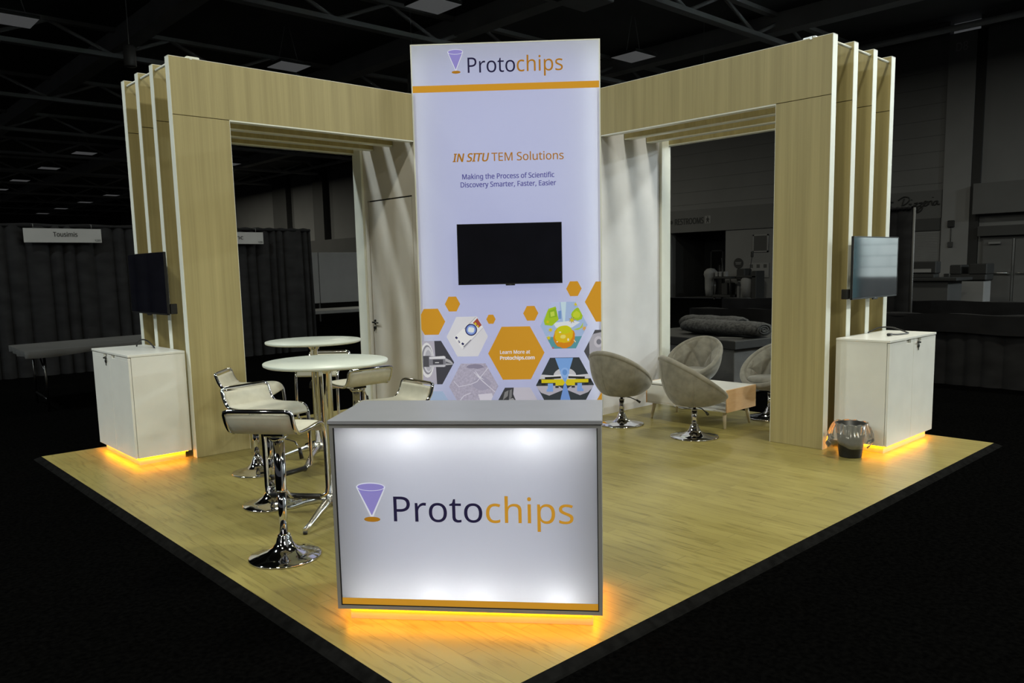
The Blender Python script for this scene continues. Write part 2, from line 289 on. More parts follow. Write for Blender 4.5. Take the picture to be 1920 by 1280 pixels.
# ------------------------------------------------------------------ letter outlines: advance, closed bezier splines (knot, left handle, right handle) in 1/1000 em
import json
GLYPH = json.loads('''{",":[215,[[[154,84,152,87,149,65],[136,23,143,45,128,1],[111,-42,120,-20,102,-64],[85,-103,94,-84,68,-103],[33,-103,50,-103,38,-83],[49,-38,43,-61,54,-15],[63,31,58,8,67,54],[73,93,70,74,98,93],[148,93,123,93,150,90]]]],".":[215,[[[58,43,58,24,58,63],[72,85,63,77,82,93],[107,97,93,97,121,97],[142,85,132,93,152,77],[157,43,157,63,157,24],[142,2,152,10,132,-7],[107,-11,121,-11,93,-11],[72,2,82,-7,63,10]]]],"1":[458,[[[285,0,285,191,262,0],[216,0,239,0,216,133],[216,400,216,267,216,416],[216,439,216,429,216,450],[217,470,217,460,218,479],[219,499,218,489,210,490],[196,477,203,483,189,471],[169,455,180,464,149,438],[108,405,129,422,96,421],[71,452,84,437,123,492],[226,573,175,532,246,573],[285,573,265,573,285,382]]]],"2":[458,[[[417,0,417,21,291,0],[38,0,165,0,38,20],[38,59,38,39,88,109],[188,210,138,160,217,239],[261,287,242,265,281,310],[306,353,296,332,316,375],[322,424,322,399,322,456],[294,496,312,480,275,512],[221,520,250,520,193,520],[147,506,168,516,126,496],[83,466,105,483,70,482],[45,513,57,497,60,526],[94,548,76,538,112,558],[153,572,132,566,174,578],[221,581,196,581,256,581],[313,562,287,574,338,550],[372,510,358,532,387,487],[394,428,394,460,394,398],[375,344,388,370,363,318],[324,267,346,292,302,241],[247,185,276,214,207,146],[128,67,167,107,128,66],[128,64,128,65,224,64],[417,64,321,64,417,43]]]],"3":[458,[[[395,439,395,480,395,413],[381,372,391,391,371,353],[340,326,358,338,322,315],[277,302,301,306,277,300],[277,298,277,299,323,293],[379,255,357,279,402,231],[413,163,413,201,413,130],[390,74,405,100,374,48],[318,14,350,28,286,-1],[193,-8,244,-8,163,-8],[110,-1,136,-6,84,3],[36,23,60,11,36,45],[36,89,36,67,60,77],[114,61,86,68,142,55],[194,51,168,51,245,51],[305,81,282,61,328,101],[339,164,339,129,339,188],[320,223,333,208,308,237],[265,255,289,248,241,262],[179,265,213,265,160,265],[123,265,142,265,123,285],[123,326,123,306,142,326],[180,326,161,326,211,326],[259,339,238,330,280,348],[307,377,296,361,318,394],[323,434,323,412,323,462],[295,498,314,483,276,514],[219,521,251,521,199,521],[164,515,180,519,147,511],[117,498,132,506,103,491],[75,473,89,483,63,489],[39,521,51,505,60,537],[115,563,85,551,145,575],[218,581,180,581,278,581],[352,540,323,567,381,514]]]],"5":[458,[[[221,351,202,351,260,351],[322,331,294,345,351,318],[389,274,374,299,405,249],[413,183,413,219,413,143],[387,81,404,109,370,52],[314,15,346,30,282,0],[199,-8,244,-8,169,-8],[116,0,142,-5,90,5],[51,23,68,13,51,45],[51,90,51,68,70,78],[121,62,93,69,148,55],[200,52,175,52,228,52],[274,65,253,57,295,74],[323,106,311,88,335,125],[341,176,341,148,341,213],[306,262,329,242,283,282],[197,292,247,292,182,292],[146,288,165,291,127,285],[99,280,111,283,88,287],[64,302,76,295,71,392],[86,573,79,482,182,573],[373,573,277,573,373,551],[373,508,373,530,297,508],[146,508,222,508,141,453],[132,342,137,398,141,344],[169,348,154,346,185,350]]]],"8":[458,[[[229,581,196,581,262,581],[318,565,292,575,343,555],[378,519,363,539,393,499],[400,443,400,473,400,420],[385,383,395,400,375,366],[346,338,362,351,329,325],[291,303,311,313,315,292],[355,265,336,279,374,251],[401,216,390,234,413,197],[419,148,419,175,419,116],[395,65,411,89,380,42],[330,11,358,24,302,-2],[231,-8,269,-8,190,-8],[126,10,155,-2,98,23],[61,63,76,40,47,86],[39,146,39,113,39,172],[56,214,45,195,67,233],[99,264,81,250,118,278],[158,299,137,289,139,310],[107,336,122,322,92,349],[71,383,80,365,62,400],[58,444,58,421,58,474],[80,518,65,498,95,538],[141,565,115,554,167,575]],[[108,145,108,165,108,117],[138,76,118,94,158,57],[229,48,188,48,268,48],[319,76,298,57,339,94],[350,148,350,118,350,166],[335,197,345,183,325,211],[293,235,311,224,275,246],[229,265,254,256,225,267],[217,270,221,269,193,260],[157,237,173,249,141,226],[121,197,129,212,112,182]],[[228,524,259,524,198,524],[155,502,174,517,136,488],[127,441,127,468,127,421],[141,391,131,405,150,378],[179,357,163,367,195,348],[232,330,213,339,250,338],[282,357,267,347,297,366],[317,392,308,378,326,405],[330,441,330,422,330,468],[302,502,321,488,284,517]]]],"D":[585,[[[536,292,536,353,536,228],[501,131,525,174,477,87],[399,33,443,55,354,11],[237,0,300,0,184,0],[78,0,131,0,78,191],[78,573,78,382,137,573],[254,573,195,573,312,573],[404,540,362,562,446,519],[502,446,479,488,525,405]],[[460,289,460,214,460,340],[435,415,452,382,418,447],[361,487,394,471,329,503],[244,511,290,511,213,511],[150,511,181,511,150,361],[150,62,150,211,176,62],[228,62,202,62,305,62],[402,119,363,81,441,157]]]],"E":[446,[[[398,0,398,21,291,0],[78,0,184,0,78,191],[78,573,78,382,184,573],[398,573,291,573,398,551],[398,509,398,530,315,509],[150,509,233,509,150,450],[150,330,150,390,228,330],[383,330,306,330,383,310],[383,268,383,289,306,268],[150,268,228,268,150,200],[150,63,150,132,233,63],[398,63,315,63,398,42]]]],"F":[416,[[[150,0,150,81,126,0],[78,0,102,0,78,191],[78,573,78,382,184,573],[398,573,291,573,398,551],[398,509,398,530,315,509],[150,509,233,509,150,442],[150,306,150,374,227,306],[383,306,305,306,383,285],[383,243,383,264,305,243],[150,243,227,243,150,162]]]],"I":[272,[[[239,0,239,14,170,0],[32,0,101,0,32,14],[32,42,32,28,55,47],[99,57,77,52,99,210],[99,515,99,362,77,520],[32,531,55,526,32,545],[32,573,32,559,101,573],[239,573,170,573,239,559],[239,531,239,545,217,526],[172,515,194,520,172,362],[172,57,172,210,194,52],[239,42,217,47,239,28]]]],"L":[420,[[[78,0,185,0,78,191],[78,573,78,382,102,573],[150,573,126,573,150,403],[150,64,150,234,233,64],[400,64,317,64,400,43],[400,0,400,21,293,0]]]],"M":[727,[[[330,0,350,0,268,167],[142,502,205,335,141,502],[139,502,140,502,140,491],[142,461,141,478,142,445],[144,407,143,426,144,387],[144,347,144,368,144,231],[144,0,144,116,122,0],[78,0,100,0,78,191],[78,573,78,382,113,573],[184,573,149,573,243,416],[361,103,302,260,362,103],[364,103,363,103,424,260],[544,573,484,416,579,573],[650,573,614,573,650,382],[650,0,650,191,626,0],[578,0,602,0,578,117],[578,352,578,235,578,371],[579,408,578,389,580,426],[581,460,580,444,582,476],[584,501,583,490,583,501],[581,501,582,501,517,334],[390,0,453,167,370,0]]]],"N":[609,[[[532,0,532,191,504,0],[447,0,476,0,345,159],[141,476,243,317,140,476],[138,476,139,476,139,463],[141,432,140,449,142,415],[143,378,142,397,144,359],[144,320,144,340,144,213],[144,0,144,107,122,0],[78,0,100,0,78,191],[78,573,78,382,106,573],[161,573,133,573,263,415],[467,99,365,257,468,99],[470,99,469,99,469,107],[468,137,469,120,467,154],[466,193,466,173,465,214],[464,249,464,232,464,357],[464,573,464,465,487,573],[532,573,509,573,532,382]]]],"O":[626,[[[577,287,577,346,577,243],[561,166,572,202,549,130],[510,73,533,99,488,47],[428,13,461,27,395,-1],[314,-8,357,-8,269,-8],[196,13,230,-1,163,27],[114,73,136,47,92,99],[65,167,76,130,54,203],[49,288,49,244,49,347],[78,442,59,398,97,486],[166,545,126,520,205,569],[314,581,254,581,372,581],[459,545,420,569,498,521],[547,442,527,486,567,398]],[[125,287,125,335,125,239],[145,163,132,198,159,128],[207,83,179,101,235,64],[314,55,271,55,357,55],[420,83,392,64,447,101],[481,163,468,128,495,198],[501,287,501,239,501,359],[456,457,486,416,426,498],[314,518,379,518,271,518],[207,490,235,509,179,472],[145,411,159,445,132,377]]]],"P":[485,[[[229,573,179,573,304,573],[393,528,359,558,427,499],[444,404,444,458,444,381],[433,336,440,358,425,315],[395,278,412,295,377,261],[324,238,353,248,295,228],[216,223,258,223,194,223],[150,223,172,223,150,149],[150,0,150,74,126,0],[78,0,102,0,78,191],[78,573,78,382,128,573]],[[223,511,274,511,199,511],[150,511,174,511,150,435],[150,285,150,360,169,285],[208,285,188,285,244,285],[298,296,274,289,322,304],[352,334,340,316,364,351],[370,401,370,373,370,438],[334,484,358,465,311,502]]]],"R":[499,[[[236,573,183,573,283,573],[353,555,323,567,384,543],[422,500,407,524,437,476],[444,410,444,446,444,379],[427,334,439,354,416,313],[385,285,402,297,367,273],[330,257,349,264,382,171],[487,0,434,86,459,0],[403,0,431,0,356,79],[264,237,310,158,226,237],[150,237,188,237,150,158],[150,0,150,79,126,0],[78,0,102,0,78,191],[78,573,78,382,130,573]],[[232,510,263,510,204,510],[150,510,177,510,150,439],[150,298,150,368,179,298],[236,298,207,298,282,298],[338,325,316,307,359,344],[370,407,370,371,370,432],[355,467,365,452,345,482],[310,500,330,493,289,507]]]],"S":[440,[[[403,153,403,183,403,119],[378,66,394,90,361,42],[307,11,337,24,276,-2],[198,-8,240,-8,177,-8],[137,-5,156,-7,117,-3],[83,4,99,0,67,8],[41,19,53,13,41,42],[41,88,41,65,60,80],[113,65,84,72,141,58],[201,55,171,55,230,55],[273,66,253,58,292,73],[316,98,306,84,326,112],[330,147,330,128,330,165],[318,194,326,181,310,207],[277,230,297,219,258,241],[196,265,230,252,171,274],[131,294,150,283,113,304],[85,330,97,316,73,343],[57,375,63,358,51,392],[48,435,48,412,48,465],[71,513,56,491,87,534],[136,563,108,551,163,575],[231,581,195,581,262,581],[318,572,291,578,344,566],[389,549,368,558,381,528],[366,487,374,507,347,495],[302,508,325,503,279,514],[229,517,254,517,205,517],[169,507,185,514,153,500],[133,478,141,490,125,465],[121,434,121,450,121,415],[133,386,125,399,141,373],[172,351,154,361,191,341],[246,318,215,330,280,306],[332,279,308,293,355,265],[385,228,372,248,397,208]]]],"T":[446,[[[259,0,259,170,235,0],[187,0,211,0,187,170],[187,509,187,339,127,509],[8,509,68,509,8,530],[8,573,8,551,151,573],[437,573,294,573,437,551],[437,509,437,530,378,509],[259,509,318,509,259,339]]]],"U":[586,[[[513,202,513,326,513,163],[489,95,505,127,473,63],[416,20,449,38,383,1],[290,-8,341,-8,219,-8],[128,50,165,11,91,89],[72,204,72,140,72,327],[72,573,72,450,96,573],[144,573,120,573,144,449],[144,201,144,325,144,155],[182,93,157,119,206,67],[294,55,244,55,329,55],[379,73,357,61,401,86],[427,126,416,103,437,148],[442,202,442,173,442,326],[442,573,442,449,466,573],[513,573,489,573,513,449]]]],"a":[450,[[[231,437,203,437,283,437],[347,403,322,426,372,380],[385,293,385,343,385,195],[385,0,385,98,368,0],[334,0,351,0,329,20],[320,61,325,41,319,61],[317,61,318,61,304,45],[279,22,292,32,266,12],[234,-1,251,4,217,-6],[172,-8,196,-8,147,-8],[103,6,124,-3,82,15],[55,48,66,29,43,67],[37,119,37,91,37,162],[87,219,54,195,121,242],[243,257,173,254,267,257],[316,259,292,258,316,268],[316,285,316,276,316,321],[293,359,308,345,277,373],[227,380,255,380,204,380],[163,370,183,377,142,363],[106,347,123,356,99,365],[84,400,91,383,103,410],[151,426,125,419,176,433]],[[252,208,273,209,198,206],[141,182,161,197,120,167],[110,119,110,146,110,95],[132,66,117,77,147,55],[188,49,165,49,225,49],[279,79,255,59,303,99],[315,172,315,130,315,184],[315,210,315,197,294,209]]]],"c":[385,[[[241,-8,265,-8,203,-8],[139,15,169,0,109,31],[69,87,86,55,53,120],[44,213,44,162,44,265],[71,342,53,308,88,375],[142,415,112,399,173,430],[245,438,207,438,267,438],[309,431,288,436,329,426],[358,415,346,421,351,395],[337,356,344,376,324,361],[292,370,309,365,275,374],[244,376,259,376,215,376],[172,358,191,370,154,345],[131,303,140,327,122,279],[117,213,117,249,117,179],[131,126,122,150,140,102],[172,71,153,84,190,59],[240,53,213,53,263,53],[302,60,284,55,320,65],[351,78,336,71,351,57],[351,15,351,36,337,8],[304,-2,321,2,286,-6]]]],"e":[452,[[[234,438,196,438,271,438],[329,414,303,430,356,398],[390,346,376,375,404,317],[411,244,411,283,411,230],[411,201,411,215,313,201],[117,201,215,201,118,153],[154,90,131,116,178,65],[254,52,211,52,281,52],[327,60,306,55,348,65],[392,82,370,72,392,61],[392,20,392,41,370,10],[327,-1,349,3,306,-6],[251,-8,280,-8,210,-8],[143,17,174,0,112,33],[70,91,88,58,53,124],[44,212,44,164,44,259],[68,333,52,299,84,366],[134,411,106,392,163,429]],[[233,380,257,380,200,380],[154,348,173,369,134,326],[119,257,122,296,192,257],[338,257,265,257,338,282],[326,322,334,303,319,340],[292,364,308,354,277,375]]]],"f":[276,[[[266,375,266,393,230,375],[158,375,194,375,158,250],[158,0,158,125,134,0],[87,0,111,0,87,125],[87,375,87,250,62,375],[12,375,37,375,12,386],[12,408,12,397,37,416],[87,432,62,424,87,441],[87,457,87,449,87,494],[104,547,93,524,115,570],[152,597,131,587,172,608],[227,613,198,613,244,613],[274,609,260,612,288,606],[310,599,300,603,304,581],[292,544,298,562,283,546],[262,552,273,549,251,554],[228,556,240,556,204,556],[175,532,187,548,164,516],[158,458,158,492,158,449],[158,430,158,439,194,430],[266,430,230,430,266,412]]]],"g":[493,[[[221,438,165,438,249,438],[297,422,274,433,320,411],[355,373,339,395,357,373],[359,373,358,373,362,392],[369,430,366,411,388,430],[425,430,406,430,425,284],[425,-7,425,138,425,-48],[404,-109,418,-82,390,-137],[341,-172,369,-158,312,-186],[233,-192,276,-192,202,-192],[147,-186,173,-190,121,-181],[78,-165,98,-174,78,-144],[78,-100,78,-122,98,-111],[149,-125,122,-119,176,-131],[237,-134,206,-134,273,-134],[324,-101,302,-123,345,-80],[355,-13,355,-50,355,-7],[355,4,355,-2,355,10],[356,32,356,20,357,44],[358,57,357,52,357,57],[354,57,356,57,339,35],[299,8,321,19,277,-3],[221,-8,251,-8,166,-8],[91,51,122,11,60,90],[44,214,44,144,44,283],[91,377,60,337,122,418]],[[230,379,259,379,206,379],[169,359,186,372,152,346],[130,303,139,328,121,279],[117,213,117,249,117,160],[146,92,127,120,166,64],[232,50,194,50,254,50],[288,58,272,53,303,64],[326,85,316,73,337,97],[349,131,344,112,354,149],[356,197,356,172,356,203],[356,214,356,209,356,253],[343,309,352,285,334,333],[302,362,320,350,283,373]]]],"h":[495,[[[139,431,139,490,139,420],[138,399,138,410,137,389],[135,370,136,379,136,370],[140,370,138,370,149,385],[174,407,160,398,188,417],[221,429,203,424,238,435],[273,437,255,437,308,437],[360,421,337,432,384,410],[413,370,401,393,425,347],[431,280,431,317,431,187],[431,0,431,93,407,0],[361,0,384,0,361,92],[361,275,361,183,361,310],[338,353,353,336,322,370],[265,379,298,379,233,379],[189,360,207,372,171,348],[150,308,158,331,143,284],[139,222,139,256,139,148],[139,0,139,74,115,0],[68,0,92,0,68,203],[68,609,68,406,92,609],[139,609,115,609,139,550]]]],"i":[207,[[[139,430,115,430,139,287],[139,0,139,143,115,0],[68,0,92,0,68,143],[68,430,68,287,92,430]],[[104,591,92,591,115,591],[133,580,124,587,141,573],[145,546,145,562,145,531],[133,512,141,520,124,505],[104,501,115,501,92,501],[75,512,83,505,67,520],[63,546,63,531,63,562],[75,580,67,573,83,587]]]],"k":[428,[[[138,291,138,397,138,283],[137,257,138,271,136,244],[135,221,135,231,136,221],[138,221,137,221,141,226],[152,240,146,232,159,248],[172,264,165,256,179,273],[189,285,184,279,235,333],[326,430,281,381,354,430],[409,430,381,430,351,369],[235,246,293,307,297,164],[421,0,359,82,393,0],[336,0,364,0,286,67],[187,200,237,134,171,186],[138,158,154,172,138,105],[138,0,138,53,115,0],[68,0,91,0,68,203],[68,609,68,406,91,609],[138,609,115,609,138,503]]]],"l":[207,[[[139,0,139,203,115,0],[68,0,92,0,68,203],[68,609,68,406,92,609],[139,609,115,609,139,406]]]],"m":[750,[[[540,438,512,438,588,438],[649,401,625,425,673,376],[685,280,685,335,685,187],[685,0,685,93,662,0],[615,0,638,0,615,92],[615,277,615,184,615,310],[594,353,608,336,580,370],[528,379,558,379,486,379],[438,342,456,366,420,318],[411,237,411,283,411,158],[411,0,411,79,388,0],[342,0,365,0,342,92],[342,277,342,184,342,299],[332,333,338,318,326,348],[303,367,316,360,290,375],[253,379,274,379,225,379],[185,360,202,372,169,348],[150,308,157,331,142,285],[139,223,139,257,139,149],[139,0,139,74,115,0],[68,0,92,0,68,143],[68,430,68,287,87,430],[125,430,106,430,129,410],[136,371,132,391,137,371],[140,371,138,371,149,386],[173,409,160,399,186,418],[217,431,200,426,233,435],[266,438,249,438,299,438],[349,420,327,432,371,408],[398,366,388,390,399,366],[402,366,400,366,416,390],[461,420,436,408,486,432]]]],"n":[495,[[[275,438,257,438,326,438],[391,401,365,425,418,376],[431,280,431,335,431,187],[431,0,431,93,407,0],[361,0,384,0,361,92],[361,275,361,183,361,310],[338,353,353,336,322,370],[265,379,298,379,217,379],[166,338,184,365,148,312],[139,223,139,273,139,149],[139,0,139,74,115,0],[68,0,92,0,68,143],[68,430,68,287,87,430],[125,430,106,430,129,410],[136,371,132,391,137,371],[140,371,138,371,149,386],[175,409,161,399,189,418],[222,431,205,426,239,435]]]],"o":[485,[[[442,216,442,263,442,180],[428,121,437,148,418,93],[388,51,405,70,370,31],[324,7,349,17,300,-3],[241,-8,272,-8,213,-8],[163,7,187,-3,139,17],[100,51,118,31,83,70],[59,121,69,93,49,148],[44,216,44,180,44,263],[68,336,52,304,84,369],[137,412,107,394,167,429],[244,438,203,438,283,438],[347,412,317,429,377,394],[417,336,400,369,433,304]],[[117,216,117,267,117,182],[130,128,121,153,139,103],[172,71,153,84,190,57],[243,51,214,51,272,51],[314,71,296,57,333,84],[356,128,347,103,364,153],[369,216,369,182,369,250],[355,303,364,279,346,327],[314,359,332,346,296,372],[242,379,272,379,198,379],[147,335,167,364,127,306]]]],"p":[493,[[[273,438,250,438,326,438],[401,383,368,419,433,346],[449,216,449,290,449,167],[427,93,442,126,412,59],[365,17,392,34,339,0],[272,-8,308,-8,250,-8],[213,1,230,-5,196,7],[170,24,182,14,158,33],[139,55,147,43,137,55],[134,55,136,55,135,45],[137,20,136,34,138,6],[139,-16,139,-6,139,-75],[139,-192,139,-134,115,-192],[68,-192,92,-192,68,15],[68,430,68,222,87,430],[126,430,107,430,129,410],[136,371,132,391,137,371],[139,371,138,371,147,384],[170,405,158,395,182,415],[213,429,196,423,230,435]],[[260,379,299,379,231,379],[190,362,208,373,172,351],[152,313,160,335,144,291],[139,229,139,263,139,225],[139,216,139,220,139,180],[150,126,142,150,157,101],[188,70,170,83,206,57],[261,51,230,51,288,51],[326,72,309,58,343,87],[364,131,355,106,372,156],[376,217,376,184,376,266],[348,334,367,305,329,364]]]],"r":[331,[[[269,438,249,438,277,438],[295,437,285,437,304,436],[319,433,312,435,316,411],[310,368,313,390,303,370],[287,372,296,371,279,373],[264,374,271,374,247,374],[217,363,231,370,202,356],[176,334,188,347,165,321],[149,289,155,306,142,271],[139,229,139,251,139,153],[139,0,139,76,115,0],[68,0,92,0,68,143],[68,430,68,287,87,430],[126,430,107,430,129,404],[134,351,131,377,135,351],[137,351,136,351,146,367],[170,395,157,382,183,408],[214,426,198,418,231,434]]]],"s":[384,[[[348,119,348,142,348,91],[327,49,341,68,313,30],[268,6,294,16,242,-3],[176,-8,212,-8,146,-8],[99,-1,121,-6,77,4],[42,19,58,11,42,41],[42,83,42,62,59,75],[104,60,80,67,128,53],[178,49,153,49,214,49],[256,66,240,55,272,78],[280,112,280,93,280,123],[271,141,277,133,265,150],[239,167,255,158,224,175],[174,196,202,185,146,206],[103,228,122,217,83,238],[57,266,68,251,46,281],[41,324,41,300,41,360],[85,408,56,388,115,428],[202,438,154,438,228,438],[275,430,253,435,298,425],[339,409,319,418,331,390],[315,353,323,372,297,360],[258,372,278,367,238,377],[197,380,218,380,168,380],[131,366,146,375,116,357],[108,328,108,344,108,316],[119,298,112,306,126,290],[154,274,137,282,170,266],[219,246,191,256,246,236],[289,215,269,226,308,204],[333,176,323,191,343,161]]]],"t":[289,[[[212,50,192,50,222,50],[245,53,233,51,256,54],[272,59,265,56,272,41],[272,5,272,23,264,1],[240,-4,254,-2,226,-7],[200,-8,213,-8,177,-8],[138,4,157,-4,119,11],[91,44,103,25,80,63],[74,125,74,90,74,209],[74,375,74,292,53,375],[13,375,33,375,13,387],[13,409,13,398,33,418],[75,437,54,428,84,468],[103,528,93,498,117,528],[144,528,130,528,144,496],[144,430,144,463,186,430],[269,430,227,430,269,412],[269,375,269,393,227,375],[144,375,186,375,144,292],[144,127,144,210,144,101],[163,69,151,81,176,56]]]],"u":[495,[[[427,430,404,430,427,287],[427,0,427,143,408,0],[370,0,389,0,366,19],[359,57,363,38,358,57],[356,57,357,57,347,42],[321,20,335,30,306,10],[273,-1,291,3,256,-6],[220,-8,238,-8,186,-8],[134,8,157,-3,110,19],[81,59,93,36,69,82],[63,148,63,112,63,242],[63,430,63,336,87,430],[135,430,111,430,135,338],[135,153,135,245,135,119],[158,76,142,93,173,59],[230,51,198,51,262,51],[306,69,287,57,324,81],[345,121,337,98,353,145],[357,206,357,173,357,281],[357,430,357,355,380,430]]]],"v":[407,[[[163,0,190,0,109,143],[0,430,54,287,25,430],[75,430,50,430,106,345],[167,176,136,261,171,165],[180,137,176,152,185,123],[193,96,190,109,197,83],[201,63,200,72,202,63],[204,63,203,63,207,72],[214,96,210,83,218,110],[227,138,222,123,232,152],[241,176,237,165,271,261],[332,430,302,345,357,430],[407,430,382,430,353,287],[244,0,298,143,217,0]]]],"y":[409,[[[1,430,59,286,26,430],[76,430,51,430,107,348],[169,185,138,267,175,171],[184,144,179,157,189,130],[196,105,193,117,200,92],[205,68,203,80,206,68],[209,68,207,68,212,82],[224,121,217,99,231,142],[245,186,238,164,275,267],[333,430,304,349,358,430],[409,430,384,430,347,267],[224,-59,285,104,214,-86],[188,-130,202,-109,174,-150],[138,-176,158,-165,119,-187],[67,-192,95,-192,55,-192],[34,-190,43,-192,24,-189],[9,-186,16,-188,9,-167],[9,-130,9,-149,15,-131],[30,-133,22,-132,38,-134],[56,-135,47,-135,73,-135],[99,-126,87,-132,111,-119],[130,-99,121,-111,138,-88],[152,-59,146,-74,159,-40],[174,-2,167,-21,116,142]]]]," ":[208,[]]}''')
def text2d(body, shear=0.0):
    """flat mesh of the words as (verts, faces) with the baseline at y = 0"""
    c = bpy.data.curves.new('t', 'CURVE'); c.dimensions = '2D'; c.fill_mode = 'BOTH'; c.resolution_u = 5
    x = 0
    for ch in body:
        adv, sp = GLYPH[ch]
        for s in sp:
            q = c.splines.new('BEZIER'); q.bezier_points.add(len(s)-1); q.use_cyclic_u = True
            for b, p in zip(q.bezier_points, s):
                f = lambda i: Vector(((p[i]+x)/1000 + shear*p[i+1]/1000, p[i+1]/1000, 0))
                b.handle_left_type = b.handle_right_type = 'FREE'
                b.co = f(0); b.handle_left = f(2); b.handle_right = f(4)
        x += adv
    o = bpy.data.objects.new('t', c); COL.objects.link(o)
    dg = bpy.context.evaluated_depsgraph_get(); dg.update()
    me = bpy.data.meshes.new_from_object(o.evaluated_get(dg))
    vs = [v.co.copy() for v in me.vertices]; fs = [tuple(p.vertices) for p in me.polygons]
    bpy.data.objects.remove(o); bpy.data.curves.remove(c); bpy.data.meshes.remove(me)
    return vs, fs
def text(name, body, x0, x1, base, cap, place, m, parent, shear=0, bold=0, world=False):
    """letters between x0 and x1 standing on base with capital height cap, one mesh per word; place(lift)(u, z) gives the point"""
    words = []; x = 0
    for wd in body.split(' '):
        vs, fs = text2d(wd, shear); words.append(([Vector((v.x+x, v.y, 0)) for v in vs], fs))
        x += (sum(GLYPH[ch][0] for ch in wd) + GLYPH[' '][0])/1000
    a = min(v.x for vs, _ in words for v in vs); b = max(v.x for vs, _ in words for v in vs); sx = (x1-x0)/(b-a); sy = cap/.571
    for vs, fs in words:
        mb = MB()
        for k, (dx, dy) in enumerate(((0,0),(-1,-.5),(1,.5),(-1,.5),(1,-.5)) if bold else ((0,0),)):
            pl = place(.003+.0002*k)
            vv = [mb.b.verts.new(pl(x0+(v.x-a)*sx+dx*bold, base+v.y*sy+dy*bold)) for v in vs]
            for f in fs:
                try: mb.b.faces.new([vv[i] for i in f])
                except ValueError: pass
        mb.build(name, m, parent, world=world, recalc=False)

# ------------------------------------------------------------------ hall shell
mb = MB(); mb.quad([(-40,-40,-.03),(31.5,-40,-.03),(31.5,126,-.03),(-40,126,-.03)])
struct(mb.build('floor', M['carpet']), 'black carpeted hall floor')
M['hallwall'] = noise_tint(mat('hall_wall_paint', (.115,.115,.115), .8), (.6,.6,.6), .06)
M['blocks'] = mat('block_wall', (.6,.62,.6), .7)
nt = M['blocks'].node_tree; br = nt.nodes.new('ShaderNodeTexBrick'); tc = nt.nodes.new('ShaderNodeTexCoord'); mp = nt.nodes.new('ShaderNodeMapping')
mp.inputs['Rotation'].default_value = (PI/2, 0, PI/2)
br.inputs['Brick Width'].default_value = .95; br.inputs['Row Height'].default_value = .45; br.inputs['Mortar Size'].default_value = .02; br.inputs['Scale'].default_value = 1
br.inputs['Color1'].default_value = (.62,.66,.66,1); br.inputs['Color2'].default_value = (.55,.6,.6,1); br.inputs['Mortar'].default_value = (.3,.32,.34,1)
cx = nt.nodes.new('ShaderNodeSeparateXYZ'); cc = nt.nodes.new('ShaderNodeCombineXYZ')
nt.links.new(tc.outputs['Object'], cx.inputs[0]); nt.links.new(cx.outputs['Y'], cc.inputs['X']); nt.links.new(cx.outputs['Z'], cc.inputs['Y'])
nt.links.new(cc.outputs[0], br.inputs['Vector']); nt.links.new(br.outputs['Color'], nt.nodes['Principled BSDF'].inputs['Base Color'])
M['dark'] = noise_tint(mat('dark_paint', (.03,.03,.03), .7), (1,1,1), .1)
M['darker'] = noise_tint(mat('black_paint', (.006,.006,.006), .7), (1,1,1), .1)
M['grey'] = noise_tint(mat('grey_paint', (.14,.14,.14), .6), (2,2,2), .06)
M['fascia'] = noise_tint(mat('fascia_paint', (.072,.072,.072), .7), (1,1,1), .05)
XW = 31.5
mb = MB()                                           # wall panels between the recesses, the restroom opening and the shutter
for y0, y1, z0, z1 in [(21.97,126,-.03,10.4),(18.83,21.97,3.17,10.4),(9.3,18.83,-.03,10.4),(3.0,8.25,-.03,10.4)]:
    mb.box((XW, y0, z0), (XW+.4, y1, z1))
struct(mb.build('wall_right', M['hallwall']), 'dark hall wall far behind the booth')
mb = MB(); mb.box((XW-.02, -40, -.03), (XW+.4, 3.0, 10.4)); struct(mb.build('wall_right.001', M['blocks']), 'lit block wall to the right of the view')
mb = MB(); mb.box((-40, 126, -.03), (32, 126.4, 10.4)); struct(mb.build('wall_back', M['hallwall']), 'far end wall of the hall')
mb = MB(); mb.box((-40, -40, 10.4), (32, 127, 10.6)); struct(mb.build('ceiling', noise_tint(mat('ceiling_paint', (.12,.12,.12), .8), (.3,.3,.3), .2)), 'dark hall ceiling')
struct(MB().box((XW-.35, -40, -.03), (XW-.02, 3.0, .95)).build('reflection_band', M['dark']), 'unseen dark band added to darken the television reflection')  # low dark band added out of view, mirrored in the right television
# restroom recess
mb = MB(); mb.quad([(XW+3,18,-.03),(XW+3,23,-.03),(XW+3,23,3.4),(XW+3,18,3.4)]); mb.quad([(XW+.4,18.8,-.03),(XW+3,18.8,-.03),(XW+3,18.8,3.4),(XW+.4,18.8,3.4)])
mb.quad([(XW+.4,22,-.03),(XW+3,22,-.03),(XW+3,22,3.4),(XW+.4,22,3.4)]); mb.quad([(XW,18.8,3.3),(XW+3,18.8,3.3),(XW+3,22,3.3),(XW,22,3.3)]); mb.quad([(XW,18.8,-.025),(XW+3,18.8,-.025),(XW+3,22,-.025),(XW,22,-.025)])
struct(mb.build('wall_recess', M['dark']), 'dark restroom passage')
d = struct(MB().box((XW+2.9,20.85,0),(XW+2.98,21.5,2.25)).build('door_1', M['darker']), 'dark restroom door')
MB().box((XW+2.88,20.8,0),(XW+2.99,20.86,2.32)).box((XW+2.88,21.49,0),(XW+2.99,21.55,2.32)).box((XW+2.88,20.8,2.26),(XW+2.99,21.55,2.32)).build('door_frame', M['grey'], d)
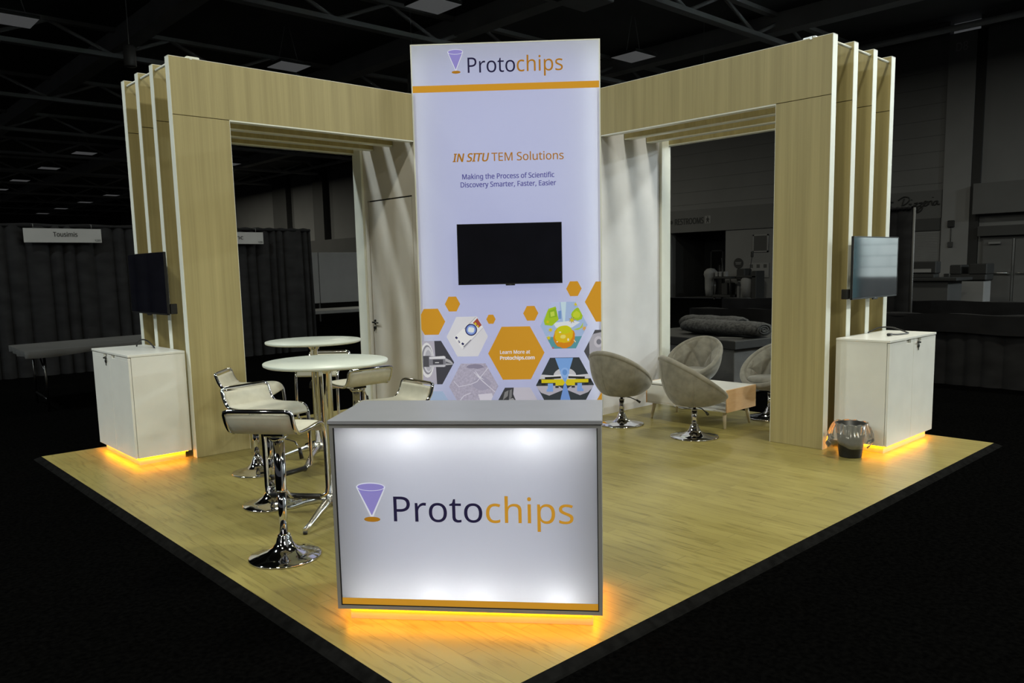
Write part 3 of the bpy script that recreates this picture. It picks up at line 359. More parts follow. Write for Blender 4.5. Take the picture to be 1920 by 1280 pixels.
# fascia with lettering, siding above
fa = struct(MB().box((XW-.06, 9.32, 3.18), (XW, 22.6, 4.25)).build('trim_1', M['fascia']), 'fascia band with black restroom and pizzeria lettering')
PW = lambda lift: (lambda u, z: Vector((XW-.06-lift, -u, z)))      # u runs to the right in the picture (towards -y)
text('lettering', 'RESTROOMS', -21.68, -20.02, 3.57, .28, PW, M['darker'], fa, 0, .016)
mb = MB()
mb.box((XW-.07,19.62,3.55),(XW-.06,19.94,3.91)); mb.build('pictogram_panel', M['grey'], fa)
mb = MB(); P = PW(.016)
def disc(mb, u, z, r, place, n=18): mb.b.faces.new([mb.b.verts.new(place(u+r*math.cos(2*PI*i/n), z+r*math.sin(2*PI*i/n))) for i in range(n)])
disc(mb, -19.78, 3.85, .03, P)
mb.b.faces.new([mb.b.verts.new(P(-19.78+a, 3.58+b)) for a, b in ((-.09,0),(-.05,0),(0,.1),(.05,0),(.09,0),(.045,.12),(.04,.16),(.09,.12),(.1,.15),(.04,.23),(-.04,.23),(-.1,.15),(-.09,.12),(-.04,.16),(-.045,.12))])
disc(mb, -21.9, 3.7, .09, P)
mb.build('pictogram', M['darker'], fa, recalc=False)
# hand-written "Pizzeria" strokes (u, z) in metres from the word's left end
strokes = [[(.12,-.2),(.2,.1),(.28,.36)],[(.05,.3),(.25,.42),(.45,.38),(.46,.25),(.3,.12),(.2,.1)],
 [(.5,.0),(.55,.15)],[(.47,.15),(.52,.0),(.58,-.03),(.66,.08)],[(.66,.14),(.8,.15),(.68,.02),(.8,.0),(.74,-.15),(.6,-.22),(.66,-.1),(.84,.04)],
 [(.84,.14),(.98,.15),(.86,.02),(.98,.0),(.92,-.15),(.78,-.22),(.84,-.1),(1.02,.06)],[(1.02,.06),(1.12,.16),(1.06,.2),(1.02,.08),(1.08,.02),(1.18,.08)],
 [(1.16,.2),(1.2,.06),(1.2,.16),(1.3,.2)],[(1.3,.2),(1.32,.06),(1.36,.03)],[(1.5,.18),(1.4,.16),(1.36,.06),(1.44,.04),(1.52,.18),(1.52,.05),(1.6,.06)],
 [(1.34,.32),(1.35,.34)],[(.56,.28),(.57,.3)],[(-.25,.3),(-.27,.1),(-.2,.06)],[(-.36,.22),(-.14,.25)]]
mb = MB()
for s in strokes: mb.tube(smooth_path([PW(.012)(-10.98+a, 3.65+b) for a, b in s], 4), .026, 5)
mb.build('lettering', M['darker'], fa)
mb = MB()
for k in range(9): mb.box((XW-.012, 9.34, 4.5+k*.6), (XW, 21.9, 4.515+k*.6))
struct(mb.build('trim_2', M['fascia']), 'siding joints above the fascia')
# pilasters along the wall, light grey
M['sign0'] = noise_tint(mat('stencil_grey', (.3,.3,.3), .7), (2,2,2), .05)
M['pilaster'] = noise_tint(mat('pilaster_paint', (.15,.15,.15), .8), (1,1,1), .05)
pil = struct(MB().box((XW-.12, 8.32, -.03), (XW, 9.27, 9.9)).build('trim_3', M['pilaster']), 'tall grey pilaster beside the pizzeria')
text('lettering', 'D8', -9.02, -8.62, 9.25, .3, (lambda lift: (lambda u, z: Vector((XW-.122-lift, -u, z)))), M['sign0'], pil)
struct(MB().box((XW-.10, 8.0, -.03), (XW, 8.32, 9.9)).build('trim_13', M['darker']), 'strip painted dark for the recess shade right of the tall pilaster')  # shade of the recess put in as a black strip
for i, (y0, y1) in enumerate([(61.5,64.0),(55.3,56.9),(46,48.5),(36,38.5),(76,78.5),(107,115)]):
    struct(MB().box((XW-.5, y0, -.03), (XW, y1, 10.2)).build('trim_%d' % (i+4), M['dark']), 'dark pilaster on the far wall')
struct(MB().box((XW-.55, 49, -.03), (XW-.02, 60.5, 4.2)).build('trim_10', M['dark']), 'low dark wall band')
# roller shutter, window, double door bay
sh = struct(MB().box((XW-.03, 9.34, 1.05),(XW-.0, 10.85, 3.18)).build('window_1', M['grey']), 'closed roller shutter of the pizzeria window')
mb = MB()
for k in range(26): mb.box((XW-.05, 9.34, 1.06+k*.062), (XW-.03, 10.85, 1.11+k*.062))
mb.build('shutter_slats', M['grey'], sh); MB().box((XW-.1, 9.34, 2.72),(XW-.03,10.85,3.18)).build('shutter_box', M['dark'], sh)
wv = struct(MB().box((XW-.03,16.65,2.15),(XW,17.33,2.85)).build('window_2', M['dark']), 'square dark panel on the far wall')
MB().box((XW-.04,16.6,2.1),(XW-.0,16.66,2.9)).box((XW-.04,17.32,2.1),(XW,17.38,2.9)).box((XW-.04,16.6,2.1),(XW,17.38,2.16)).box((XW-.04,16.6,2.84),(XW,17.38,2.9)).build('window_frame', M['grey'], wv)
MB().box((XW-.5, 3.0, 3.22),(XW, 8.1, 4.33)).build('trim_11', M['fascia'])['kind'] = 'structure'
MB().box((XW-.3, 3.0, 2.42),(XW, 7.95, 2.78)).build('trim_12', M['dark'])['kind'] = 'structure'
dd = struct(MB().box((XW-.06, 4.9, -.03),(XW-.01, 7.86, 2.36)).build('door_2', M['fascia']), 'dark double doors with push bars')
for y0, y1 in ((6.84,7.8),(5.8,6.74)):
    lf = MB().box((XW-.1, y0, 0),(XW-.06, y1, 2.3)).build('door_leaf', M['fascia'], dd)
    MB().tube([(XW-.18,y0+.06,1.05),(XW-.18,y1-.06,1.05)], .022, 8).box((XW-.2,y0+.02,1.0),(XW-.1,y0+.1,1.1)).build('push_bar', M['alu'], lf)
MB().box((XW-.12,6.76,0),(XW-.06,6.82,2.3)).build('mullion', M['alu'], dd)
MB().box((XW-.2,7.2,2.12),(XW-.1,7.6,2.2)).build('door_closer', M['grey'], dd)
# roof structure: beams and bracing under the dark ceiling
M['beam'] = noise_tint(mat('roof_steel', (.40,.40,.40), .6), (1,1,1), .1)
n = 0
for y in (13, 20.5, 29, 38, 47, 56, 65, 74, 83, 92, 101, 110):
    mb = MB(); mb.box((-30, y-.15, 9.35), (31.4, y+.15, 9.5)); mb.box((-30, y-.12, 10.25), (31.4, y+.12, 10.39))
    for k in range(15):
        x = -28 + k*4; mb.tube([(x,y,9.45),(x+2,y,10.3)], .07, 6); mb.tube([(x+2,y,10.3),(x+4,y,9.45)], .07, 6)
    struct(mb.build('trim_%d' % (20+n), M['beam']), 'steel roof truss'); n += 1
for x in (8.4, 17, 25.6):
    struct(MB().box((x-.3, 2, 9.75), (x+.3, 120, 10.39)).build('trim_%d' % (20+n), M['beam']), 'long roof girder'); n += 1
struct(MB().tube([(XW-.7,3,9.95),(XW-.7,120,9.95)], .12, 8).build('trim_%d' % (20+n), M['beam']), 'pipe along the wall head')

# ------------------------------------------------------------------ booth floor
fl = struct(MB().box((0,0,-.03),(6.1,6.05,0)).build('booth_floor', M['floor']), 'oak vinyl plank flooring of the booth')
mb = MB(); a = .055
mb.hexa([(-a,-a,-.03),(6.1+a,-a,-.03),(6.1,0,-.03),(0,0,-.03),(-a+.01,-a+.01,-.022),(6.1+a-.01,-a+.01,-.022),(6.1,0,0.0),(0,0,0.0)])
mb.hexa([(-a,-a,-.03),(0,0,-.03),(0,6.05,-.03),(-a,6.05+a,-.03),(-a+.01,-a+.01,-.022),(0,0,0),(0,6.05,0),(-a+.01,6.05+a-.01,-.022)])
mb.hexa([(6.1,0,-.03),(6.1+a,-a,-.03),(6.1+a,6.05+a,-.03),(6.1,6.05,-.03),(6.1,0,0),(6.1+a-.01,-a+.01,-.022),(6.1+a-.01,6.05+a-.01,-.022),(6.1,6.05,0)])
struct(mb.build('trim_60', M['ramp']), 'black edge ramp around the booth floor')

# ------------------------------------------------------------------ the two louvred archways
Y0, AX, OX, IX, HO, HT, SP, TH = 4.88, .975, 1.478, 3.475, 2.978, 3.47, .386, .082
def archway(flip, label):
    loc = (AX, Y0, 0) if not flip else (Y0, AX, 0)
    t = thing('archway', label, 'archway', loc)
    for k in range(4):
        y = Y0 + k*SP; g = .003
        fr = MB().box((AX+.004, y, .002), (OX-.004, y+TH, 2.984)).build('post', M['veneer'], t, True, flip)
        hd = MB().box((AX+.004, y, 2.990), (IX, y+TH, HT-.004)).build('header', M['veneer'], t, True, flip)
        mb = MB(); e = .0012
        mb.box((AX, y+e, 0), (AX+.004, y+TH-e, HT-.002))
        mb.box((AX, y+e, HT-.004), (IX, y+TH-e, HT))
        mb.box((OX-.004, y+e, 0), (OX, y+TH-e, HO)); mb.box((OX-.004, y+e, HO), (IX, y+TH-e, 2.990))
        mb.build('edge_band', M['edge'], fr, True, flip)
        if k < 3:
            MB().tube([(AX+.03, y+TH, HT-.05), (AX+.03, y+SP, HT-.05)], .012, 8).build('spacer', M['edge'], t, True, flip)
    mb = MB()
    mb.box((AX+.16, Y0+.01, HT), (AX+.27, Y0+.06, HT+.018), .004); mb.box((AX+.18, Y0-.004, HT-.012), (AX+.20, Y0+.05, HT+.012))
    mb.build('mounting_bracket', M['edge'] if not flip else M['alu'], t, True, flip)
    return t
archway(False, 'light oak louvred archway on the left of the booth')
archway(True, 'light oak louvred archway on the right of the booth')

# ------------------------------------------------------------------ storage closet behind the light tower
cl = thing('storage_closet', 'grey and white panelled storage closet behind the lit tower', 'closet', (4.8,4.8,0))
W0 = 3.484; W1 = 6.07; CH = 3.462
mb = MB()                                            # wall facing the bar tables, with the door opening cut out
for y0, y1, z0, z1 in [(4.89,4.955,0,CH),(5.83,5.9,0,CH),(4.955,5.83,2.43,CH)]: mb.box((W0, y0, z0), (W0+.05, y1, z1))
mb.build('side_wall', M['closet'], cl, True)
MB().box((W0+.03, 4.95, .0), (W0+.045, 5.84, 2.44)).build('door_gap', M['gap'], cl, True)
dr = MB().box((W0-.001, 4.967, .012), (W0+.03, 5.808, 2.414), .002).build('door', M['closet'], cl, True)
hb = MB().box((W0-.012,5.752,1.0),(W0-.001,5.785,1.06),.004).cyl((W0-.045,5.768,1.03),(W0-.01,5.768,1.03),.010).tube([(W0-.045,5.768,1.03),(W0-.047,5.74,1.03),(W0-.045,5.655,1.028)],.009,8).build('handle', M['steel'], dr, True)
MB().cyl((W0-.02,5.768,.965),(W0-.001,5.768,.965),.018).box((W0-.022,5.76,.925),(W0-.018,5.776,.96)).build('lock', M['steel'], dr, True)
MB().box((W0-.03, 5.9, 0), (W0+.05, 6.07, CH)).build('corner_post', M['edge'], cl, True)
MB().box((4.89, W0, 0), (5.9, W0+.05, CH)).build('side_wall', M['closetw'], cl, True)
MB().box((5.91, W0-.03, 0), (6.07, W0+.05, CH)).build('corner_post', M['edge'], cl, True)
MB().box((5.9, W0+.02, 0), (5.91, W0+.045, CH)).build('joint', M['gap'], cl, True)
MB().box((W0+.05, 6.03, 0), (6.07, 6.08, CH)).box((6.03, W0+.05, 0), (6.08, 6.03, CH)).build('back_wall', M['closetw'], cl, True)

# ------------------------------------------------------------------ light tower
def faces_front(loc, ang):
    return Matrix.Translation(loc) @ Matrix.Rotation(ang, 4, 'Z')
def inner_light(name, mt, pos, direction, power, sx, sy, color):
    d = (mt.to_3x3() @ Vector(direction)).normalized()
    o = area(name, mt @ Vector(pos), power, sx, sy, color); o.rotation_euler = d.to_track_quat('-Z', 'Y').to_euler(); return o
F_WHITE = backlit('lit_fabric', (.92,.92,.92), .85)
P_ORANGE = printed('print_orange', (.70,.34,.030)); P_LAV = printed('print_lavender', (.33,.29,.72))
P_DARK = printed('print_navy', (.022,.018,.06)); P_TXT = printed('print_violet', (.11,.10,.36))
P_OCHRE = printed('print_ochre', (.48,.21,.015)); P_RIM = printed('print_white', (.85,.87,1.0))
tw = thing('light_tower', 'tall backlit white fabric tower with hexagon graphics in the centre', 'light tower', (4.18,4.18,0), -PI/4)
TW, TZ, TD = .992, 3.967, .30
tm = faces_front((4.18,4.18,0), -PI/4)
mb = MB(); b_ = .012
mb.box((-TW,0,0),(-TW+b_,TD,TZ)); mb.box((TW-b_,0,0),(TW,TD,TZ)); mb.box((-TW+b_,0,0),(TW-b_,TD,.02)); mb.box((-TW+b_,0,TZ-b_),(TW-b_,TD,TZ)); mb.box((-TW+b_,TD-.01,.02),(TW-b_,TD,TZ-b_))
mb.build('frame', M['edge'], tw)
MB().box((-TW+b_,TD-.016,.02),(TW-b_,TD-.011,TZ-b_)).build('absorber_panel', M['absorber'], tw)  # unseen grey panel added to cut the light bouncing inside the tower
fab = MB(); fab.quad([(-TW+b_,.004,.02),(TW-b_,.004,.02),(TW-b_,.004,TZ-b_),(-TW+b_,.004,TZ-b_)]); fab = fab.build('fabric_panel', F_WHITE, tw, recalc=False)
LED = (.78,.83,1.15)
inner_light('tower_led_panel', tm, (0,TD-.03,TZ/2), (0,-1,0), 12.6, 1.8, 3.8, (.62,.68,1.12))
for sgn, p in ((-1, .8), (1, 1.3)): inner_light('tower_led_strip', tm, (sgn*(TW-.03), .16, TZ/2), (-sgn*.5,-1,0), p, .02, 3.8, (.80,.88,1.0))
TP = lambda lift: (lambda u, z: Vector((u, .004-lift, z)))
def flatpoly(mb, pts, place, mi=0):
    f = mb.b.faces.new([mb.b.verts.new(place(u, z)) for u, z in pts]); f.material_index = mi
    f.normal_update()
def clip(poly, cl):
    """Sutherland-Hodgman: poly clipped by a counter-clockwise convex polygon"""
    out = poly
    for (ax, ay), (bx, by) in zip(cl, cl[1:]+cl[:1]):
        inp, out = out, []
        side = lambda p: (bx-ax)*(p[1]-ay)-(by-ay)*(p[0]-ax)
        for p, q in zip(inp, inp[1:]+inp[:1]):
            sp, sq = side(p), side(q)
            if sp >= 0: out.append(p)
            if (sp >= 0) != (sq >= 0):
                t = sp/(sp-sq); out.append((p[0]+(q[0]-p[0])*t, p[1]+(q[1]-p[1])*t))
        if len(out) < 3: return []
    return out
def funnel_logo(parent, x0, x1, ztop, zband, ztip, ex0, ex1, ez, place, rim):
    """a lavender cone over an ochre ellipse, with a white line round the cone's mouth"""
    cx = (x0+x1)/2; rx = (x1-x0)/2; ry = ztop-zband
    ell = lambda sx, sy, cxx, cz, a0=0, a1=360, n=28: [(cxx+sx*math.cos(R_(a0+(a1-a0)*i/n)), cz+sy*math.sin(R_(a0+(a1-a0)*i/n))) for i in range(n if a1-a0 == 360 else n+1)]
    mb = MB(); flatpoly(mb, ell(rx*1.08, ry*1.3, cx, zband), place(.0008), 0); flatpoly(mb, [(x0-.008,zband),(x1+.008,zband),(cx,ztip-.02)][::-1], place(.0008), 0)
    flatpoly(mb, ell(rx, ry, cx, zband), place(.0024), 1)
    low = ell(rx*.97, ry*1.0, cx, zband-.008, 180, 360)
    flatpoly(mb, low + [(cx, ztip)], place(.0016), 1)
    mb.b.faces.ensure_lookup_table()
    mb.tube([place(.0024)(u, z) for u, z in ell(rx, ry, cx, zband-.002, 180, 360)], rim, 4); 
    for f in mb.b.faces[4:]: f.material_index = 0
    mb.build('funnel_emblem', [P_RIM, P_LAV], parent, recalc=False)
    mb = MB(); flatpoly(mb, ell((ex1-ex0)/2, (ex1-ex0)*.16, (ex0+ex1)/2, ez), place(.0016)); mb.build('emblem_ellipse', P_OCHRE, parent, recalc=False)
funnel_logo(tw, -.594, -.443, 3.902, 3.880, 3.701, -.562, -.469, 3.676, TP, .0025)
text('lettering', 'Proto', -.392, .105, 3.665, .153, TP, P_DARK, tw)
text('lettering', 'chips', .123, .603, 3.665, .153, TP, P_OCHRE, tw)
mb = MB(); flatpoly(mb, [(-TW+b_,3.478),(TW-b_,3.478),(TW-b_,3.547),(-TW+b_,3.547)], TP(.002)); mb.build('stripe', P_ORANGE, tw, recalc=False)
text('lettering', 'IN SITU', -.578, -.192, 2.757, .084, TP, P_OCHRE, tw, .22, .0028)
text('lettering', 'TEM Solutions', -.165, .598, 2.757, .084, TP, P_OCHRE, tw, 0, .0008)
text('lettering', 'Making the Process of Scientific', -.482, .496, 2.574, .052, TP, P_TXT, tw, 0, .0011)
text('lettering', 'Discovery Smarter, Faster, Easier', -.502, .514, 2.490, .052, TP, P_TXT, tw, 0, .0011)
RECT = [(-TW+b_,.02),(TW-b_,.02),(TW-b_,TZ-b_),(-TW+b_,TZ-b_)]
def hexpts(cu, cz, hw, hh): return [(cu+hw*math.cos(R_(60*i)), cz+hh/.866*math.sin(R_(60*i))) for i in range(6)]
_pr = {}
def pm(c):
    c = tuple(c)
    if c not in _pr: _pr[c] = printed('print_colour', c)
    return _pr[c]
def hexprint(cu, cz, hw, hh, col, pics=(), px=None, label=None):
    """one printed hexagon; pics are (colour, polygon) in the sheet's pixels around px"""
    h = clip(hexpts(cu, cz, hw, hh), RECT)
    mb = MB(); mats = [col if not isinstance(col, tuple) else pm(col)]
    flatpoly(mb, h, TP(.002)); lift = .002
    for c, poly in pics:
        pts = [(cu+(x-px[0])*.00109, cz-(y-px[1])*.00109) for x, y in poly]
        if sum(p[0]*q[1]-q[0]*p[1] for p, q in zip(pts, pts[1:]+pts[:1])) < 0: pts = pts[::-1]
        pts = clip(pts, h); lift += .00035
        if len(pts) < 3: continue
        m = pm(c) if isinstance(c, tuple) else c
        if m not in mats: mats.append(m)
        flatpoly(mb, pts, TP(lift), mats.index(m))
    mb.build('hexagon_print', mats, tw, recalc=False, label=label)
def circ(x, y, r, ry=None, n=20, wob=0, seed=0):
    rnd = random.Random(seed); return [(x+(r*(1+wob*rnd.uniform(-1,1)))*math.cos(2*PI*i/n), y+((ry or r)*(1+wob*rnd.uniform(-1,1)))*math.sin(2*PI*i/n)) for i in range(n)]
def rot4(x, y, w, h, a):
    c, s = math.cos(R_(a)), math.sin(R_(a)); return [(x+u*w/2*c-v*h/2*s, y+u*w/2*s+v*h/2*c) for u, v in ((-1,-1),(1,-1),(1,1),(-1,1))]
def star(x, y, r): return [(x+(r if i % 2 == 0 else r*.4)*math.cos(PI*i/7), y+(r if i % 2 == 0 else r*.4)*math.sin(PI*i/7)) for i in range(14)]
for h in [(-.8695,1.062,.1535,.142),(-.6305,1.2505,.0835,.0805),(-.216,1.0775,.051,.0495),(.2185,1.1335,.0825,.0795),(.689,1.3895,.083,.0795),(1.0425,1.245,.2375,.216),(1.1105,.038,.2625,.223)]:
    hexprint(*h, P_ORANGE, label='plain orange hexagon')
hexprint(.052,.702,.308,.291, P_ORANGE, label='large orange hexagon with white web address')
text('lettering', 'Learn More at', -.124, .203, .696, .038, TP, P_RIM, tw, 0, .0012)
text('lettering', 'Protochips.com', -.125, .250, .632, .038, TP, P_RIM, tw, 0, .0022)
NAVY = (.03,.03,.12); BLUE = (.22,.33,.80); YEL = (.75,.62,.02); GRN = (.42,.62,.03); LIL = (.62,.60,.72)
hexprint(-.48,.8925,.227,.2175,(.78,.78,.86),[((.60,.60,.70),[(460,718),(680,492),(672,510),(474,716)]),((.90,.90,.94),[(375,600),(600,390),(682,490),(458,715)]),((.55,.55,.62),[(480,510),(600,394),(606,402),(486,518)]),
  ((.42,.09,.07),[(618,408),(660,478),(628,505),(572,455)]),(YEL,[(585,458),(600,448),(612,470),(598,480)]),(YEL,[(610,482),(622,474),(632,492),(620,500)]),(NAVY,circ(553,523,60)),(BLUE,circ(553,523,50)),((.5,.62,.95),circ(553,523,36)),
  ((.85,.92,.95),rot4(553,523,56,44,10)),(NAVY,rot4(403,600,24,20,40)),(NAVY,rot4(465,662,24,20,40)),(NAVY,rot4(428,640,24,14,60)),(LIL,rot4(425,640,12,8,60)),((.25,.25,.3),[(470,690),(548,618),(552,626),(476,700)])],(512,591),'hexagon with a sensor chip picture')
hexprint(.5755,.996,.2555,.253,(.42,.56,.86),[((.12,.36,.42),[(1240,592),(1720,588),(1720,720),(1240,720)]),((.55,.62,.95),[(1350,240),(1440,240),(1440,430),(1300,430)]),((.62,.80,.92),[(1450,245),(1505,245),(1490,450),(1472,450)]),((.20,.36,.72),[(1425,335),(1455,330),(1455,410),(1425,415)]),
  ((.80,.86,.95),[(1370,450),(1480,440),(1570,430),(1640,450),(1560,500),(1400,500)]),(GRN,[(1280,430),(1325,310),(1400,288),(1428,420),(1360,480),(1290,470)]),((.30,.52,.03),[(1330,330),(1405,300),(1412,390),(1335,400)]),((.60,.76,.10),[(1345,345),(1385,335),(1390,380),(1350,390)]),
  (GRN,circ(1615,370,58,62,16,.1,2)),((.62,.72,.05),circ(1605,372,36,34,12,.15,5)),((.50,.66,.10),[(1570,520),(1640,500),(1672,450),(1664,500),(1620,525)]),
  ((.74,.27,.02),circ(1482,596,108,112,22,.07,3)),((.80,.55,.02),circ(1478,572,92,84,20,.09,4)),((.66,.66,.02),circ(1482,520,74,42,16,.08,7)),((.9,.78,.2),circ(1470,590,30,22,10,.2,8)),((.95,.9,.7),circ(1440,545,12,7)),((.95,.9,.7),circ(1520,620,9,14)),((.9,.85,.7),circ(1410,640,9,6)),
  ((.25,.05,.02),star(1560,425,36)),(YEL,star(1560,425,30)),(YEL,star(1345,520,28)),(YEL,star(1325,600,28)),(YEL,star(1600,270,24)),((.80,.45,.1),star(1682,510,30)),(YEL,star(1318,440,22)),((.7,.1,.1),star(1368,700,14)),((.9,.75,.5),rot4(1585,635,30,9,50))],(1479,477),'hexagon with a colourful nanoparticle picture')
hexprint(-.908,.612,.276,.24,(.07,.07,.09),[((.52,.50,.62),[(40,600),(190,600),(205,1080),(40,1080)]),((.86,.86,.92),circ(112,826,70,178)),((.30,.30,.36),circ(116,822,58,150)),((.72,.72,.80),circ(122,822,50,132)),((.5,.5,.58),circ(126,830,36,108)),((.10,.10,.12),rot4(108,838,70,112,0)),
  ((.25,.25,.30),rot4(215,842,170,108,0)),((.80,.80,.88),[(135,795),(285,785),(300,800),(300,815),(135,815)]),((.62,.62,.70),[(135,880),(300,875),(285,897),(135,895)]),((.08,.08,.10),rot4(222,845,104,50,0)),((.75,.75,.82),rot4(212,852,40,8,0)),((.5,.5,.56),[(295,805),(345,830),(372,858),(372,875),(300,880)]),((.15,.15,.18),[(300,840),(365,866),(300,862)])],(132,853),'hexagon with a metal holder picture')
M_MIC = printed('print_micrograph', (.58,.55,.70)); nt = M_MIC.node_tree; no = nt.nodes.new('ShaderNodeTexNoise'); no.inputs['Scale'].default_value = 45; no.inputs['Detail'].default_value = 8
cr = nt.nodes.new('ShaderNodeValToRGB'); cr.color_ramp.elements[0].position = .3; cr.color_ramp.elements[1].position = .7; cr.color_ramp.elements[0].color = (.30,.28,.42,1); cr.color_ramp.elements[1].color = (.58,.55,.72,1)
tc = nt.nodes.new('ShaderNodeTexCoord'); nt.links.new(tc.outputs['Object'], no.inputs['Vector']); nt.links.new(no.outputs['Fac'], cr.inputs[0])
nt.links.new(cr.outputs[0], nt.nodes['Principled BSDF'].inputs['Emission Color'])
PALE = (.74,.72,.86); DKM = (.30,.28,.40)
hexprint(-.425,.343,.273,.253,M_MIC,[(DKM,circ(600,885,90,24,14,.2,1)),((.42,.40,.55),circ(660,1060,90,70,16,.1,2)),(PALE,[(378,1030),(430,1086),(548,1062),(552,1068),(428,1092),(374,1036)]),(PALE,[(548,1062),(610,1035),(740,880),(746,884),(614,1042),(552,1068)]),(PALE,[(585,940),(670,1030),(800,1150),(796,1156),(662,1036),(580,945)]),
  (PALE,[(430,1230),(470,1180),(545,1150),(548,1156),(476,1186),(438,1232)]),(PALE,[(620,1170),(760,1160),(780,1240),(640,1240)]),((.8,.79,.92),[(590,920),(640,985),(690,1025),(630,995)])],(577,1087),'hexagon with a grey micrograph')
hexprint(.0565,.076,.2755,.246,(.60,.58,.70),[((.06,.06,.07),[(770,1080),(985,1080),(975,1160),(1010,1250),(770,1250)]),((.25,.25,.27),[(890,1140),(930,1120),(920,1180),(870,1220)]),((.22,.22,.24),[(940,1120),(965,1110),(960,1190),(930,1230)]),((.35,.35,.38),[(930,1215),(970,1200),(1010,1240),(930,1240)])],(1020,1320),'hexagon with dark ripples')
hexprint(.578,.3425,.317,.3015,(.05,.06,.07),[((.62,.62,.68),circ(1490,985,115,85)),((.66,.66,.72),[(1190,985),(1260,965),(1480,985),(1720,965),(1790,990),(1790,1010),(1190,1010)]),((.52,.50,.60),[(1195,1080),(1420,1080),(1480,1120),(1330,1180),(1250,1150)]),((.52,.50,.60),[(1790,1080),(1560,1080),(1500,1120),(1640,1180),(1720,1150)]),
  ((.22,.42,.86),[(1395,800),(1575,800),(1498,1050),(1484,1050)]),((.20,.36,.80),[(1436,1245),(1484,1050),(1498,1050),(1548,1245)]),((.30,.50,.92),circ(1490,950,46,52)),((.16,.34,.75),circ(1490,945,24,30)),((.85,.85,.9),[(1290,985),(1450,965),(1455,980),(1300,1000)]),((.85,.85,.9),[(1690,985),(1525,965),(1525,980),(1680,1000)]),
  ((.03,.03,.03),[(1290,990),(1450,985),(1450,1005),(1290,1012)]),((.03,.03,.03),[(1690,990),(1525,985),(1525,1005),(1690,1012)]),(YEL,[(1252,1015),(1470,1015),(1490,1050),(1470,1078),(1395,1078),(1395,1050),(1252,1050)]),(YEL,[(1725,1015),(1512,1015),(1494,1050),(1512,1078),(1590,1078),(1590,1050),(1725,1050)]),
  ((.03,.03,.03),rot4(1240,1035,30,30,0)),((.03,.03,.03),rot4(1740,1035,30,30,0)),((.03,.03,.03),rot4(1275,1062,40,18,0)),((.03,.03,.03),rot4(1705,1062,40,18,0)),((.03,.03,.03),rot4(1410,1092,34,18,0)),((.03,.03,.03),rot4(1572,1092,34,18,0)),
  ((.25,.42,.85),[(1318,1055),(1370,1055),(1370,1138),(1305,1138),(1305,1115),(1318,1110)]),((.25,.42,.85),[(1615,1055),(1660,1055),(1660,1110),(1675,1115),(1675,1138),(1610,1138)])],(1490,1073),'hexagon with a blue beam diagram')
hexprint(1.034,.7085,.244,.2315,(.09,.09,.10),[((.46,.45,.52),[(1735,600),(1780,560),(1870,540),(1870,760),(1735,760)]),((.6,.58,.66),circ(1825,640,44,56)),((.22,.22,.27),circ(1830,640,24,28))],(1905,733),'hexagon with a grey photograph')
hexprint(-.908,.046,.278,.247,(.42,.55,.80),label='pale blue hexagon')
mb = MB(); flatpoly(mb, [(-.97,.24),(-.93,.24),(-.945,.14),(-.97,.12)], TP(.002)); mb.build('cream_print', pm((.85,.84,.6)), tw, recalc=False)

# ------------------------------------------------------------------ reception counter
rc = thing('reception_counter', 'lit reception counter with a lavender funnel emblem in front', 'counter', (.536,.538,0), -.861)
CW, CD, C0, C1 = .614, .53, .066, .955
cm = faces_front((.536,.538,0), -.861)
MB().box((-CW-.006,-.006,C1-.016),(CW+.006,CD+.006,C1+.004),.003).build('countertop', M['counter'], rc)
mb = MB(); f_ = .016
mb.box((-CW,0,C0),(-CW+f_,CD,C1-.016)); mb.box((CW-f_,0,C0),(CW,CD,C1-.016)); mb.box((-CW+f_,0,C0),(CW-f_,CD,C0+f_)); mb.box((-CW+f_,0,C1-.032),(CW-f_,.04,C1-.016)); mb.box((-CW+f_,CD-.02,C0+f_),(CW-f_,CD,C1-.016))
mb.build('frame', M['frame'], rc)
MB().box((-CW+f_,.16,C0+f_),(CW-f_,.17,C1-.016)).build('absorber_panel', M['absorber'], rc)  # unseen grey panel, dark so less light bounces inside the counter
fb = MB(); fb.quad([(-CW+f_+.002,.010,C0+f_+.002),(CW-f_-.002,.010,C0+f_+.002),(CW-f_-.002,.010,C1-.034),(-CW+f_+.002,.010,C1-.034)]); fb.build('fabric_panel', F_WHITE, rc, recalc=False)
mb = MB(); g0, g1 = CW-f_, CW-f_-.004
for s_ in (-1, 1): mb.box((min(s_*g0,s_*g1),.004,C0+f_),(max(s_*g0,s_*g1),.012,C1-.032))
mb.box((-g0,.004,C0+f_),(g0,.012,C0+f_+.004)); mb.build('fabric_gasket', M['gap'], rc)
inner_light('counter_led_panel', cm, (0,.15,.51), (0,-1,0), 1.0, 1.05, .74, (.80,.86,1.10))
for z_, d_ in ((C1-.04, (0,-.55,-1)), (C0+.03, (0,-.55,1))): inner_light('counter_led_strip', cm, (0,.10,z_), d_, .6, 1.1, .01, (.95,.97,1.0))
for u_ in (-.15, .06, .42): inner_light('counter_led', cm, (u_,.10,C0+.03), (0,-.6,1), .06, .03, .01, (.95,.97,1.0))
for u_ in (-.25, .30): inner_light('counter_led', cm, (u_,.10,C1-.04), (0,-.6,-1), .06, .03, .01, (.95,.97,1.0))
CP = lambda lift: (lambda u, z: Vector((u, .010-lift, z)))
funnel_logo(rc, -.497, -.372, .664, .648, .514, -.472, -.396, .4955, CP, .0012)
vs = None
text('lettering', 'Proto', -.331, .078, .488, .116, CP, P_DARK, rc)
text('lettering', 'chips', .095, .488, .488, .116, CP, P_ORANGE, rc)
